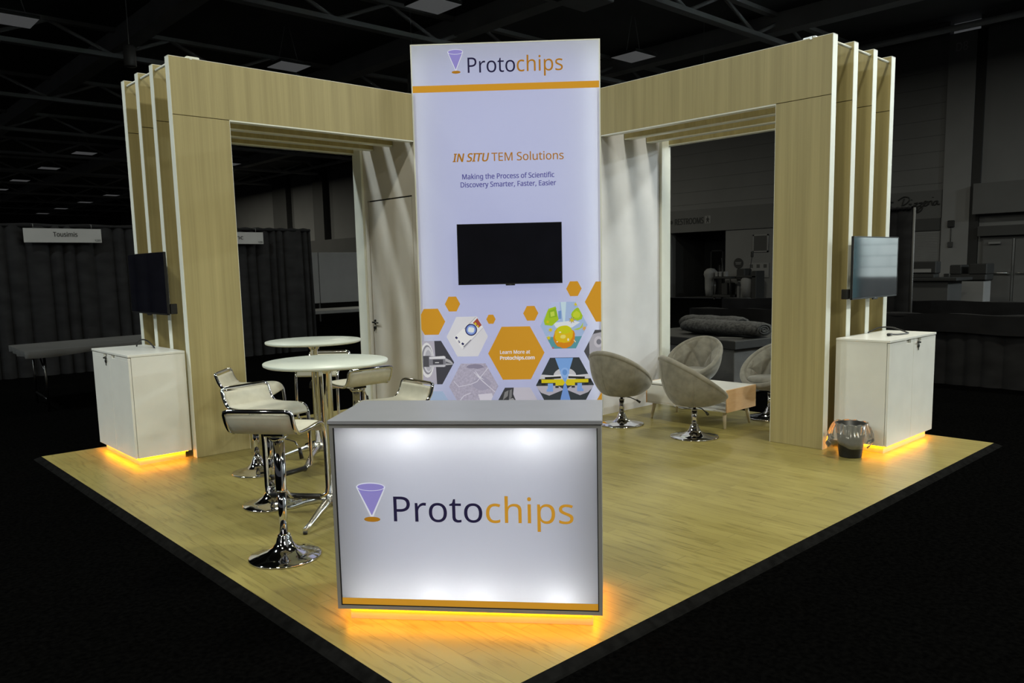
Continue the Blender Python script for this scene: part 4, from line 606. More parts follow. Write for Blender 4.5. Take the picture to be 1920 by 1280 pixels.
mb = MB(); flatpoly(mb, [(-CW+f_+.002,C0+f_+.002),(CW-f_-.002,C0+f_+.002),(CW-f_-.002,.117),(-CW+f_+.002,.117)], CP(.002)); mb.build('stripe', P_ORANGE, rc, recalc=False)
def led_base(parent, x0, x1, y0, y1, z, ins, sides, world=False, flip=False):
    """recessed plinth with an amber light strip under the overhang of a cabinet"""
    MB().box((x0+ins,y0+ins,0),(x1-ins,y1-ins,z)).build('plinth', M['plinth'], parent, world, flip)
    mb = MB(); a, b = ins-.018, ins-.006; t = z-.008
    if 'f' in sides: mb.box((x0+a,y0+a,t),(x1-a,y0+b,z))
    if 'b' in sides: mb.box((x0+a,y1-b,t),(x1-a,y1-a,z))
    if 'l' in sides: mb.box((x0+a,y0+b,t),(x0+b,y1-b,z))
    if 'r' in sides: mb.box((x1-b,y0+b,t),(x1-a,y1-b,z))
    mb.build('light_strip', M['amber'], parent, world, flip)
led_base(rc, -CW, CW, 0, CD, C0, .045, 'flrb')

# ------------------------------------------------------------------ storage cabinets on both outer sides
def cabinet(flip, label, x0, x1, y0, y1):
    # authored for the left cabinet: doors face -x; the right one is the mirror image
    loc = ((x0+x1)/2, (y0+y1)/2, 0) if not flip else ((y0+y1)/2, (x0+x1)/2, 0)
    t = thing('storage_cabinet', label, 'cabinet', loc); z0, z1 = .066, .963
    MB().box((x0-.004,y0-.004,z1-.02),(x1,y1+.004,z1),.002).build('top', M['white'], t, True, flip)
    MB().box((x0+.024,y0,z0),(x1,y1,z1-.021),.001).build('body', M['white'], t, True, flip)
    ym = (y0+y1)/2
    for k, (a, b) in enumerate(((y0+.001, ym-.002), (ym+.002, y1-.001))):
        mb = MB(); mb.box((x0,a,z0+.002),(x0+.02,b,z1-.052),.0015)
        if k == 0: mb.box((x0,a,z1-.052),(x0+.02,b-.16,z1-.026)); mb.box((x0,b-.06,z1-.052),(x0+.02,b,z1-.026))
        else: mb.box((x0,a+.16,z1-.052),(x0+.02,b,z1-.026)); mb.box((x0,a,z1-.052),(x0+.02,a+.06,z1-.026))
        d = mb.build('door', M['white'], t, True, flip)
        s = ym+.09
        if k == 1:
            MB().cyl((x0-.012,s,.905),(x0,s,.905),.014).box((x0-.026,s-.004,.898),(x0-.012,s+.004,.912)).tube([(x0-.02,s-.045,.907),(x0-.018,s,.905)],.004,6).build('lock', M['steel'], d, True, flip)
            MB().cyl((x0-.010,s+.005,.873),(x0,s+.005,.873),.016).box((x0-.008,s,.835),(x0-.004,s+.01,.866)).build('key', M['steel'], d, True, flip)
    led_base(t, x0, x1, y0, y1, z0, .042, 'flb', True, flip)
    return t
cabinet(False, 'white cabinet with amber underglow beside the left archway', .482, .957, 4.945, 5.975)
cabinet(True, 'white cabinet with amber underglow behind the waste bin', .50, .955, 5.04, 6.045)
# ------------------------------------------------------------------ bar tables
def bar_table(t):
    MB().lathe([(.0,1.026),(.385,1.026),(.397,1.032),(.40,1.038),(.40,1.047),(.397,1.050),(0,1.050)], n=64).build('tabletop', M['table'], t)
    mb = MB(); mb.lathe([(.0,.10),(.031,.10),(.031,.965),(.034,.97),(.06,1.005),(.062,1.026),(0,1.026)], n=28); mb.build('column', M['chrome'], t)
    MB().lathe([(0,.085),(.048,.085),(.05,.10),(.05,.155),(.036,.165),(0,.165)], n=24).build('hub', M['alu'], t)
    for k in range(4):
        a = R_(32+90*k); d = Vector((math.cos(a), math.sin(a), 0)); s = Vector((-d.y, d.x, 0)); mb = MB(); rs = []
        for r, z, w, h in [(.03,.115,.026,.035),(.10,.115,.026,.030),(.20,.085,.022,.022),(.31,.045,.017,.016),(.385,.030,.014,.013)]:
            c = d*r; rs.append([mb.b.verts.new(c + s*w*q + Vector((0,0,z+h*p))) for q, p in ((-.6,-1),(.6,-1),(1,-.2),(.6,.8),(-.6,.8),(-1,-.2))])
        mb.skin(rs)
        leg = mb.build('leg', M['alu'], t)
        MB().cyl(d*.375, d*.375+Vector((0,0,.022)), .014, n=12).build('foot', M['black'], leg)
    return t
t1 = bar_table(thing('bar_table', 'round white bar table nearest the lit reception counter', 'table', (.955,2.46,0), 0, 'round white bar tables'))
t2 = copy_tree(t1); t2.location = (1.69,3.97,0); t2.rotation_euler.z = R_(10)
t2['label'] = 'round white bar table farther back, beside the left archway opening'

# ------------------------------------------------------------------ bar stools
def stool_path(y):
    return smooth_path([(-.225,y,.872),(-.205,y,.815),(-.172,y,.772),(-.13,y,.758),(-.03,y,.756),(.08,y,.762),(.14,y,.760),(.178,y,.740),(.196,y,.705)], 5)
def bar_stool(t):
    mb = MB(); mb.lathe([(0,0),(.20,0),(.2045,.004),(.2045,.010),(.198,.014),(.15,.026),(.10,.042),(.068,.062),(.048,.09),(.040,.118),(.036,.122),(.036,.135),(.027,.140),(0,.140)], n=56)
    mb.build('base', M['chrome'], t)
    MB().cyl((0,0,.13),(0,0,.42),.0255,n=24).build('column', M['chrome'], t)
    MB().lathe([(0,.395),(.031,.395),(.032,.40),(.032,.70),(0,.70)], n=24).lathe([(.0305,.388),(.033,.390),(.033,.396),(.0305,.398)], n=24, cap0=False, cap1=False).build('sleeve', M['chrome'], t)
    MB().box((-.06,-.06,.715),(.06,.06,.735),.004).lathe([(.032,.68),(.06,.715),(0,.715)], n=20).build('seat_plate', M['chrome'], t)
    # one bent tube: back rail, both sides, legs down to the foot bar
    sd = .193
    side = stool_path(sd); sid2 = stool_path(-sd)
    back = [(-.229, sd*math.cos(PI*i/10) if 0 < i < 10 else (sd if i == 0 else -sd), .884) for i in range(0)]
    corner = lambda s: [(-.232, s*(sd-.006), .885), (-.236, s*(sd-.03), .892)]
    down = lambda s: [(.203, s*sd, .62), (.205, s*sd, .48), (.205, s*sd, .36), (.200, s*(sd-.004), .325), (.188, s*(sd-.03), .308)]
    pts = [Vector(p) for p in down(1)[::-1]] + side[::-1] + [Vector(p) for p in corner(1)] + [Vector(p) for p in corner(-1)[::-1]] + sid2 + [Vector(p) for p in down(-1)]
    MB().tube(pts, .0125, 10, True).build('tube_frame', M['chrome'], t)
    MB().cyl((.186,-.155,.306),(.186,.155,.306),.0175,n=14).build('foot_grip', M['black'], t)
    MB().tube([(.186,0,.306),(.12,0,.32),(.03,0,.40)],.009,8).build('foot_brace', M['chrome'], t)
    # padded seat following the tube's profile
    prof = stool_path(0); N = len(prof); mb = MB(); th = .016
    def nrm(i):
        d = prof[min(i+1,N-1)]-prof[max(i-1,0)]; return Vector((-d.z,0,d.x)).normalized()
    W = sd-.006; rs = []
    for i in range(N):
        n_ = nrm(i); k = .35 if i in (0, N-1) else 1
        row = []
        for y, h in [(-W,0),(-W*.985,.6),(-W*.9,1.0),(-W*.5,1.12),(0,1.15),(W*.5,1.12),(W*.9,1.0),(W*.985,.6),(W,0),(W*.98,-.5),(W*.5,-.6),(0,-.6),(-W*.5,-.6),(-W*.98,-.5)]:
            p = prof[i] + n_*th*h*k; row.append(mb.b.verts.new((p.x, y, p.z)))
        rs.append(row)
    mb.skin(rs); mb.build('seat', M['leather'], t, smooth=True)
    lv = MB().tube([(0,-.02,.70),(.02,-.09,.675),(.025,-.115,.625)],.005,8).build('lever', M['chrome'], t)
    MB().cyl((.025,-.113,.635),(.027,-.122,.575),.009,.012,n=10).build('lever_grip', M['black'], lv)
    return t
spots = [(.364,1.989,38,0,'nearest bar stool, seen from behind beside the reception counter'),
 (.793,3.024,-77,.055,'middle bar stool of the three left of the tables, seat curving to front'),
 (1.126,3.974,-40,.045,'farthest bar stool of the left row, against the left archway'),
 (1.70,3.33,90,.02,'bar stool right of the near table, showing its tan back rail'),
 (2.06,4.50,-137,.03,'bar stool half hidden under the near table, facing the camera'),
 (1.45,2.47,178,.06,'bar stool peeking over the reception counter, in front of the lit tower')]
st = None
for x, y, a, dz, lb in spots:
    if st is None: st = o = bar_stool(thing('bar_stool', lb, 'bar stool', (x,y,0), R_(a), 'white and chrome bar stools'))
    else: o = copy_tree(st); o.location = (x,y,0); o.rotation_euler.z = R_(a); o['label'] = lb
    for c in COL.objects:                            # gas lift: seat, frame and sleeve stand lower on some stools
        if c.parent == o and c.name.split('.')[0] not in ('base', 'column'): c.location.z = -dz

# ------------------------------------------------------------------ lounge chairs
def lounge_chair(t):
    MB().lathe([(0,0),(.222,0),(.2265,.004),(.2265,.010),(.22,.014),(.16,.022),(.10,.036),(.068,.052),(.05,.075),(.042,.098),(.036,.102),(.036,.116),(.027,.12),(0,.12)], n=56).build('base', M['chrome'], t)
    MB().cyl((0,0,.11),(0,0,.262),.026,n=24).lathe([(.0265,.258),(.029,.26),(.029,.268),(.014,.27),(0,.27)],n=20).build('column', M['chrome'], t)
    MB().cyl((0,0,.262),(0,0,.315),.014,n=14).box((-.10,-.10,.300),(.10,.10,.318),.004).build('swivel_plate', M['black'], t)
    lv = MB().tube([(0,-.01,.295),(.03,-.09,.285),(.035,-.17,.262)],.005,8).build('lever', M['black'], t)
    MB().cyl((.035,-.165,.265),(.036,-.205,.248),.009,.013,n=10).build('lever_grip', M['black'], lv)
    zb = .312
    def rim(th):                                     # th = 0 at the front (+x), PI at the back
        k = (1-math.cos(th))/2
        r = .292 + .012*k
        return Vector((r*math.cos(th)-.012+.012*math.cos(th), r*math.sin(th)*1.03, +.372 + .392*k**1.02))
    def outer(u, v):
        th = 2*PI*u; p = rim(th); s = math.sin(v*PI/2)**.75; c = 1-math.cos(v*PI/2)
        b = .165; q = Vector((b*math.cos(th), b*math.sin(th), zb)); k = (1-math.cos(th))/2
        h = v**(1.0+.35*k)
        x = q.x + (p.x*1.02-q.x)*s; y = q.y + (p.y*1.02-q.y)*s
        return Vector((x, y, zb + (p.z-.012-zb)*h))
    mb = MB(); g = mb.grid(outer, 64, 14, True)
    mb.b.faces.new(g[0][::-1]); mb.build('shell', M['velvet'], t, smooth=True)
    # outer seams
    for a in (115, -115, 180):
        u = (a % 360)/360; MB().tube([outer(u, .03+.94*j/10)*1.0 + Vector((math.cos(R_(a)),math.sin(R_(a)),0))*.001 for j in range(11)], .0022, 5).build('seam', M['velvet'], t)
    MB().tube([rim(2*PI*i/72) + Vector((-.012*math.cos(2*PI*i/72), -.012*math.sin(2*PI*i/72), .0)) for i in range(72)], .027, 12, True).build('rim_roll', M['velvet'], t, smooth=True)
    sb = .205; zs = .415
    def inner0(th, v):                               # v = 0 at the seat, 1 at the rim
        p = rim(th); q = Vector((sb*math.cos(th)+.015, sb*math.sin(th), zs-.02)); p = Vector((p.x-.038*math.cos(th), p.y-.038*math.sin(th), p.z))
        s = v**.8; return Vector((q.x+(p.x-q.x)*s, q.y+(p.y-q.y)*s, q.z+(p.z-q.z)*v))
    K1, K2 = 5.0, 2.6
    def inner(u, v):
        th = 2*PI*u; p = inner0(th, v); k = max(0, min(1, ((1-math.cos(th))/2-.30)/.2))
        a = (th-PI)*K1/1.05; b = (v-.02)*K2*PI/2
        m = min(abs(math.sin((a+b*1.0)/1.0*.62)), abs(math.sin((a-b*1.0)/1.0*.62)))
        w = math.sin(PI*min(1, max(0, v)))**.5
        d = (.050*m**.6-.010)*k*w
        pl = abs(math.sin(th*4.0))**.35*.012*(1-k)*w
        c = Vector((math.cos(th), math.sin(th), 0))
        return p - c*(d+pl+.012*w) + Vector((0,0,(d)*.35))
    mb = MB(); mb.grid(inner, 160, 34, True); mb.build('tufted_back', M['velvet'], t, smooth=True, recalc=True)
    mb = MB()
    for a_ in range(-4, 5):
        for b_ in range(0, 4):
            a = a_*PI/2/.62/1.0; b = b_*PI/2/.62
            if (a_+b_) % 2: continue
            th = PI + a*1.05/K1; v = b*2/PI/K2+.02
            if not .12 < v < .9 or (1-math.cos(th))/2 < .55: continue
            p = inner(th/(2*PI), v); mb.ball((p.x, p.y, p.z), .010, n=8)
    if len(mb.b.verts): mb.build('buttons', M['velvet'], t, smooth=True)['kind'] = 'stuff'
    mb = MB(); mb.lathe([(0,.370),(.18,.370),(.213,.385),(.225,.405),(.221,.423),(.205,.436),(.16,.444),(.08,.447),(0,.448)], (.022,0,0), 48)
    mb.build('seat_cushion', M['velvet'], t, smooth=True)
    return t
ch = None
for x, y, a, lb in [(4.62,3.0,2,'taupe tub chair nearest the lit tower, seen from its plain back'),
  (4.60,2.1,-30,'foremost taupe tub chair, in front of the coffee table'),
  (5.97,3.06,187,'tufted tub chair behind the coffee table, facing the camera'),
  (5.90,2.05,176,'tufted tub chair half hidden by the right archway post')]:
    if ch is None: ch = o = lounge_chair(thing('lounge_chair', lb, 'lounge chair', (x,y,0), R_(a), 'taupe swivel tub chairs'))
    else: o = copy_tree(ch); o.location = (x,y,0); o.rotation_euler.z = R_(a); o['label'] = lb

# ------------------------------------------------------------------ coffee table
ct = thing('coffee_table', 'low white coffee table with birch ends between the tub chairs', 'coffee table', (5.31,2.53,0))
X0_, X1_, Y0_, Y1_, Z0_, Z1_ = 5.05, 5.575, 2.03, 3.02, .172, .395
MB().box((X0_-.004,Y0_+.012,Z1_-.018),(X1_+.004,Y1_-.012,Z1_),.002).build('top', M['white'], ct, True)
for y in (Y0_, Y1_-.014): MB().box((X0_-.004,y,Z0_),(X1_+.004,y+.014,Z1_+.001),.002).build('end_panel', M['birch'], ct, True)
MB().box((X0_,Y0_+.014,Z0_),(X1_,Y1_-.014,Z0_+.016),.001).build('bottom_shelf', M['white'], ct, True)
MB().box((X0_,2.515,Z0_+.016),(X1_,2.531,Z1_-.018)).build('divider', M['white'], ct, True)
dw = MB().box((X0_-.003,2.533,Z0_+.018),(X0_+.38,Y1_-.016,Z1_-.026),.002).build('drawer', M['white'], ct, True)
MB().box((X0_-.012,2.68,Z1_-.045),(X0_+.0,2.78,Z1_-.027),.003).build('handle', M['black'], dw, True)
for x, sx in ((X0_+.06,-1),(X1_-.06,1)):
    for y, sy in ((Y0_+.07,-1),(Y1_-.07,1)):
        MB().cyl((x+sx*.025,y+sy*.025,0),(x,y,Z0_),.012,.022,n=18).build('leg', M['birchw'], ct, True)

# ------------------------------------------------------------------ televisions
def television(t, w, h, d=.05, stand=None, logo=True):
    """screen in the local x/z plane facing -y; front glass at y = 0"""
    MB().box((-w/2,.004,-h/2),(w/2,.022,h/2),.002).box((-w*.36,.02,-h*.42),(w*.36,.022+d*.5,h*.25),.006).build('housing', M['black'], t)
    MB().box((-w/2+.009,.002,-h/2+.014),(w/2-.009,.006,h/2-.009),.0008).build('screen', M['screen'], t)
    mb = MB(); e = .006
    mb.box((-w/2,.0,-h/2),(w/2,.008,-h/2+.012)); mb.box((-w/2,0,h/2-e),(w/2,.008,h/2)); mb.box((-w/2,0,-h/2),(-w/2+e,.008,h/2)); mb.box((w/2-e,0,-h/2),(w/2,.008,h/2))
    mb.build('bezel', M['black'], t)
    if logo:
        l = MB().box((-.05,-.002,-h/2-.014),(.05,.012,-h/2+.004),.003).build('logo_tab', M['black'], t)
        MB().box((-.013,-.003,-h/2-.007),(.013,-.0015,-h/2-.002)).build('badge', M['alu'], l)
    MB().box((-.14,.022,-.16),(.14,.02+d,.16),.004).build('wall_bracket', M['black'], t)
    return t
c45 = Vector((4.18,4.18,0)) + Vector((-.7071,-.7071,0))*.062
r45 = Vector((.7071,-.7071,0))
p = c45 + r45*.007
television(thing('television', 'black television on the backlit white tower', 'television', (p.x,p.y,1.777), -PI/4), 1.118, .645, .045)
# side television, screen facing -x, hung on the ends of the left archway; a small box at its lower corner
tv = television(thing('television', 'dark television on the left archway above the left cabinet', 'television', (.862,5.50,1.556), -PI/2), .965, .552, .10)
MB().box((.43,.03,-.27),(.475,.09,-.18),.004).build('media_box', M['black'], tv)
tv = television(thing('television', 'television reflecting a pale wall, on the right archway', 'television', (5.565,.852,1.560), 0), .935, .540, .10)
M['screen2'] = noise_tint(mat('glossy_screen', (.05,.055,.065), .05, spec=1.0, IOR=2.4), (4,4,4), .2)
for c in COL.objects:
    if c.parent == tv and c.name.startswith('screen'): c.data = c.data.copy(); c.data.materials[0] = M['screen2']
MB().box((-.485,.03,-.265),(-.44,.09,-.18),.004).build('media_box', M['black'], tv)

# ------------------------------------------------------------------ cables on the cabinets
def cable(label, pts, plug=None):
    t = thing('power_cable', label, 'cable', pts[0])
    MB().tube(smooth_path(pts, 6), .0065, 8).build('cord', M['black'], t, True)
    if plug:
        a, b = Vector(plug[0]), Vector(plug[1]); MB().cyl(a, b, .013, .011, n=10).build('plug', M['black'], t, True)
    return t
cable('black cable arching out of the left cabinet top', [(.80,5.72,.970),(.805,5.70,1.00),(.82,5.63,1.035),(.84,5.54,1.03),(.855,5.45,.99),(.86,5.42,.970)])
cable('black cable loop with plug on the right cabinet top', [(5.47,.66,.977),(5.54,.64,.972),(5.66,.62,.972),(5.73,.62,.972),(5.755,.65,.978),(5.75,.70,.995),(5.72,.77,1.018),(5.66,.85,1.015),(5.61,.90,.985),(5.59,.92,.971)], ((5.415,.67,.977),(5.47,.66,.977)))

# ------------------------------------------------------------------ waste bin with clear liner
wb = thing('waste_bin', 'black waste bin with a clear plastic liner by the right archway', 'bin', (4.81,.70,0))
MB().lathe([(0,.002),(.088,.002),(.090,.01),(.120,.275),(.124,.278),(.124,.284),(.117,.284),(.086,.016),(0,.016)], n=40).build('bucket', M['black'], wb)
film = bpy.data.materials.new('clear_film'); film.use_nodes = True; nt = film.node_tree; nt.nodes.remove(nt.nodes['Principled BSDF'])
tr = nt.nodes.new('ShaderNodeBsdfTransparent'); gl = nt.nodes.new('ShaderNodeBsdfGlossy'); df = nt.nodes.new('ShaderNodeBsdfDiffuse'); m1 = nt.nodes.new('ShaderNodeMixShader'); m2 = nt.nodes.new('ShaderNodeMixShader'); fr = nt.nodes.new('ShaderNodeFresnel')
gl.inputs['Roughness'].default_value = .12; df.inputs['Color'].default_value = (.8,.8,.76,1); m1.inputs[0].default_value = .15; fr.inputs['IOR'].default_value = 1.5
nt.links.new(tr.outputs[0], m1.inputs[1]); nt.links.new(df.outputs[0], m1.inputs[2]); nt.links.new(fr.outputs[0], m2.inputs[0]); nt.links.new(m1.outputs[0], m2.inputs[1]); nt.links.new(gl.outputs[0], m2.inputs[2]); nt.links.new(m2.outputs[0], nt.nodes['Material Output'].inputs[0])
rnd = random.Random(5)
ph = [rnd.uniform(0, 6.28) for _ in range(6)]
def liner(u, v):
    th = 2*PI*u; prof = [(.113,.20),(.118,.255),(.122,.287),(.136,.288),(.160,.25),(.185,.19),(.195,.135),(.17,.105)]
    k = v*(len(prof)-1); i = min(int(k), len(prof)-2); f = k-i
    r = prof[i][0]*(1-f)+prof[i+1][0]*f; z = prof[i][1]*(1-f)+prof[i+1][1]*f
    s = max(0, v-.3)/.7
    side = .5+.5*math.cos(th-R_(-45)); r2 = r + s*(.035*side*math.sin(2*th+1) + .010*math.sin(7*th+ph[0])+.007*math.sin(13*th+ph[1])) + .003*math.sin(17*th+ph[2])
    z += s*(.015*math.sin(5*th+ph[3])+.02*math.sin(3*th+ph[4])) + (.004*math.sin(11*th) if v < .45 else 0)
    return Vector((r2*math.cos(th), r2*math.sin(th), z))
mb = MB(); mb.grid(liner, 96, 26, True); mb.build('liner', film, wb, smooth=True)

# ------------------------------------------------------------------ hall: lamps, drapes, tables and clutter behind the booth
M['diffuser'] = glow('lamp_diffuser', (.96,.98,1.0), .046)
def high_bay(t, drop):
    MB().box((-.6,-.58,.0),(.6,.58,.10),.02).build('housing', M['dark'], t)
    MB().box((-.57,-.55,-.012),(.57,.55,.002),.004).build('diffuser', M['diffuser'], t)
    for sx in (-.4, .4): MB().tube([(sx,0,.1),(sx*.2,0,drop)], .012, 6).build('hanger', M['beam'], t)
    return t
hb0 = None
NAMES = {(12.7,16.4):'big square ceiling lamp above the left of the lit tower', (12.7,25):'square ceiling lamp just above the left archway header', (21.6,16.4):'square ceiling lamp above the right archway header',
 (4.1,25):'square ceiling lamp cut by the left edge of the photo', (12.7,50.9):'nearest small lamp left of the left archway louvres', (12.7,59.3):'second small lamp left of the left archway louvres',
 (12.7,68):'third small lamp left of the louvres, near the photo edge', (12.7,75.6):'fourth small lamp of the row, cut by the left photo edge', (21.6,76.6):'small far lamp closest to the left archway louvres', (21.6,85):'second of the farthest small lamps above the drape',
 (21.6,94):'third of the farthest small lamps above the drape', (21.6,102):'farthest and lowest small lamp above the drape', (21.6,42.4):'lamp seen inside the left archway under its header', (21.6,50.9):'lamp beside the left archway post inside the opening'}
for (x, y), lb in NAMES.items():
    if hb0 is None: hb0 = o = high_bay(thing('high_bay_lamp', lb, 'ceiling lamp', (x,y,9.0), 0, 'square high bay lamps of the hall'), 1.38)
    else: o = copy_tree(hb0); o.location = (x,y,9.0); o['label'] = lb
# hanging loudspeakers
M['spk'] = noise_tint(mat('loudspeaker_grey', (.06,.06,.06), .6), (6,6,6), .1)
def speaker(t, drop):
    MB().lathe([(0,0),(.15,0),(.17,.02),(.17,.55),(.13,.6),(0,.6)], n=20).build('cabinet', M['spk'], t); MB().tube([(0,0,.6),(0,0,drop)], .012, 6).build('cable', M['beam'], t); return t
s0 = speaker(thing('hanging_loudspeaker', 'hanging loudspeaker left of the lit tower top', 'loudspeaker', (14.8,20.4,7.6), 0, 'hanging loudspeakers'), 2.75)
for x, y, z, lb in [(6.3,16.8,8.6,'hanging loudspeaker high at the upper left'),(24.2,15.2,8.3,'hanging loudspeaker above the right archway'),(15.2,11.0,8.8,'hanging loudspeaker above the lit tower'),(6.6,23.0,7.7,'hanging loudspeaker below the lamp at upper left')]:
    o = copy_tree(s0); o.location = (x,y,z); o['label'] = lb
dk = thing('air_duct', 'wide air duct running under the dark ceiling', 'duct', (10,14,9.2))
MB().box((-6,-.6,0),(7,.6,.55),.03).build('duct_body', M['beam'], dk)
for k in range(4): MB().box((-5+k*3.2,-.35,-.03),(-4+k*3.2,.35,0)).build('grille', M['dark'], dk)
vb = thing('ceiling_vent_box', 'grey vent box on the wall head at upper right', 'vent', (XW-1.2,13.5,9.1))
MB().box((-.5,-.8,0),(.5,.8,.7),.02).build('box', M['spk'], vb); MB().box((-.4,-.6,-.04),(.4,.6,0)).build('grille', M['darker'], vb)

# pipe-and-drape
M['drape'] = noise_tint(mat('black_drape', (.016,.016,.017), .9, spec=.05), (3,3,6), .25)
M['drape2'] = noise_tint(mat('black_valance', (.010,.010,.011), .9, spec=.1), (3,3,6), .25)
def drape(t, L, h, seed, waves, amp=.10, z0=0.0, roll=True):
    """pleated cloth along local +x from 0 to L"""
    rnd = random.Random(seed); fr = [(rnd.uniform(.1,.4)*waves, rnd.uniform(0,6.28), rnd.uniform(.4,1)) for _ in range(3)]
    def f(u, v):
        s = waves*u + sum(a*math.sin(2*PI*q*u+p)*.35 for q, p, a in fr)
        y = .05-amp*(abs(math.sin(PI*s))**.6)*(.62+.38*(1-v)) + .02*math.sin(9*u+2*v+seed)
        return Vector((L*u, y, z0+(h-z0)*v))
    mb = MB(); mb.grid(f, int(90*L)+2, 8); mb.build('cloth', M['drape'], t, smooth=True)
    if roll:
        def g(u, v):
            a = 2*PI*v; rr = .035+.008*math.sin(60*u+seed)
            return Vector((L*u, rr*math.cos(a)*1.3, h-.01+rr*math.sin(a)))
        mb = MB(); mb.grid(g, int(40*L)+2, 9); mb.build('rail_pocket', M['drape2'], t, smooth=True)
    for x in (0, L): MB().cyl((x,.09,0),(x,.09,h),.022,n=10).cyl((x,.09,0),(x,.09,.012),.12,n=16).build('pole', M['spk'], t)
    return t
G = -.03
M['sign'] = noise_tint(mat('sign_card', (.24,.24,.24), .6), (4,4,4), .04)
def booth_sign(label, x0, x1, z0, z1, y, words):
    t = thing('booth_sign', label, 'sign', ((x0+x1)/2, y, z0)); MB().box((x0,y,z0),(x1,y+.006,z1)).build('card', M['sign'], t, True)
    for wd, a, b, base, cap, bd in words: text('lettering', wd, a, b, base, cap, (lambda lift: (lambda u, z: Vector((u, y-lift, z)))), M['darker'], t, 0, bd*.1, True)
    for x in (x0+.15, x1-.15): MB().tube([(x,y+.003,z1-.01),(x,y+.003,z1+.07),(x,y+.19,z1+.075)],.004,5).build('hook', M['grey'], t, True)
    return t
drape(thing('drape', 'long dark drape behind the left cabinet, carrying the wide name card', 'drape', (-4.5,13.25,G)), 8.55, 2.55, 3, 34, .13)
drape(thing('drape', 'dark drape seen through the left archway opening', 'drape', (4.35,13.25,G)), 2.42, 2.55, 8, 10, .12)
booth_sign('grey name card reading Tousimis on the left drape', 1.45, 2.64, 2.225, 2.46, 13.08, [('Tousimis', 1.89, 2.26, 2.325, .075, .02), ('1233', 2.53, 2.62, 2.245, .032, .01)])
booth_sign('grey name card ending in inc inside the left archway', 4.45, 5.64, 2.215, 2.445, 13.08, [('Inc', 5.03, 5.22, 2.305, .075, .02), ('1235', 5.53, 5.62, 2.235, .032, .01)])
# folding table with cloth in front of the left drape
ft = thing('folding_table', 'long folding table with a grey sheet before the left drape', 'table', (1.45,9.9,G))
z = .75
mb = MB(); c4 = [(.50,8.78),(1.95,9.12),(2.36,10.40),(.58,10.05)]
mb.hexa([(x,y,z-.04) for x, y in c4] + [(x,y,z) for x, y in c4], .006); mb.build('tabletop', M['spk'], ft, True)
mb = MB(); lo = [(.47,8.74),(2.0,9.08),(2.42,10.44),(.55,10.10)]
N_ = 120; rs = []
edge = [Vector((lo[i][0],lo[i][1],0)).lerp(Vector((lo[(i+1)%4][0],lo[(i+1)%4][1],0)), j/30) for i in range(4) for j in range(30)]
cen = Vector((1.45,9.6,0))
rs = [[mb.b.verts.new((p.x,p.y,z+.004)) for p in edge], [mb.b.verts.new((p.x+(p-cen).x*.012*math.sin(i*.9),p.y+(p-cen).y*.012*math.sin(i*.7),z-.075-.012*math.sin(i*.31))) for i, p in enumerate(edge)]]
mb.skin(rs, cap0=True, cap1=False); mb.build('table_sheet', noise_tint(mat('grey_sheet', (.045,.045,.045), .8), (3,3,3), .1), ft, True)
for k, (xa, ya, xb, yb) in enumerate(((.72,9.0,.78,9.9),(1.9,9.3,2.15,10.15))):
    MB().tube([(xa,ya,z-.04),(xa,ya,G),],.016,8).tube([(xb,yb,z-.04),(xb,yb,G)],.016,8).tube([(xa,ya,.12),(xb,yb,.12)],.012,8).tube([(xa,ya,.45),((xa+xb)/2,(ya+yb)/2,z-.05)],.01,8).build('leg', M['steel'], ft, True)
# pale partition and low white table seen past the drape inside the left archway
pp = thing('partition_panel', 'pale grey partition panels beyond the drape in the left archway', 'partition', (11.8,22,G))
for k in range(2): MB().box((-2.2+k*2.2,-.03,.62),(-.02+k*2.2,.03,2.32),.01).build('panel', M['grey'], pp)
for x in (-2.2,0,2.2): MB().cyl((x,.06,0),(x,.06,2.3),.03,n=8).build('post', M['spk'], pp)
lt = thing('display_table', 'low grey table beyond the drape in the left archway', 'table', (8.2,15.5,G))
MB().box((-1.0,-.6,.66),(1.6,.6,.74),.01).build('tabletop', M['spk'], lt)
for x in (-.9,1.5):
    for y in (-.5,.5): MB().cyl((x,y,0),(x,y,.66),.03,n=8).build('leg', M['darker'], lt)
# low drapes on the right
def low_drape(label, x, y, L, rz, seed):
    t = thing('low_drape', label, 'drape', (x,y,G), rz, 'low drapes along the aisle')
    drape(t, L, .91, seed, L*2.4, .05)
    def g(u, v): return Vector((L*u, -.06-.012*math.sin(50*u)-.01*math.sin(23*u+1), .93-.24*v-.012*math.sin(31*u)))
    mb = MB(); mb.grid(g, int(40*L), 4); mb.build('valance', M['drape2'], t, smooth=True)
low_drape('nearer low dark drape running out of the right edge', 9.62, 5.6, 7.2, -PI/2, 11)
low_drape('farther low dark drape behind the near one at right', 13.1, 7.2, 8.0, -PI/2, 12)
tt = thing('tall_drape', 'tall dark drape strip behind the right television', 'drape', (12.45,4.0,G), -PI/2)
drape(tt, .82, 2.52, 21, 3, .04)
M['teal'] = noise_tint(mat('teal_drape', (.05,.13,.15), .9, spec=.1), (3,3,6), .25)
td = thing('teal_drape', 'teal drape in front of the block wall outside the view', 'drape', (30.6,-10.35,G), -PI/2)  # cloth added out of view to tint one side of the screen's reflection
drape(td, 2.4, 3.0, 31, 6, .10)
for c in COL.objects:
    if c.parent == td and c.name.startswith('cloth'): c.data.materials[0] = M['teal']
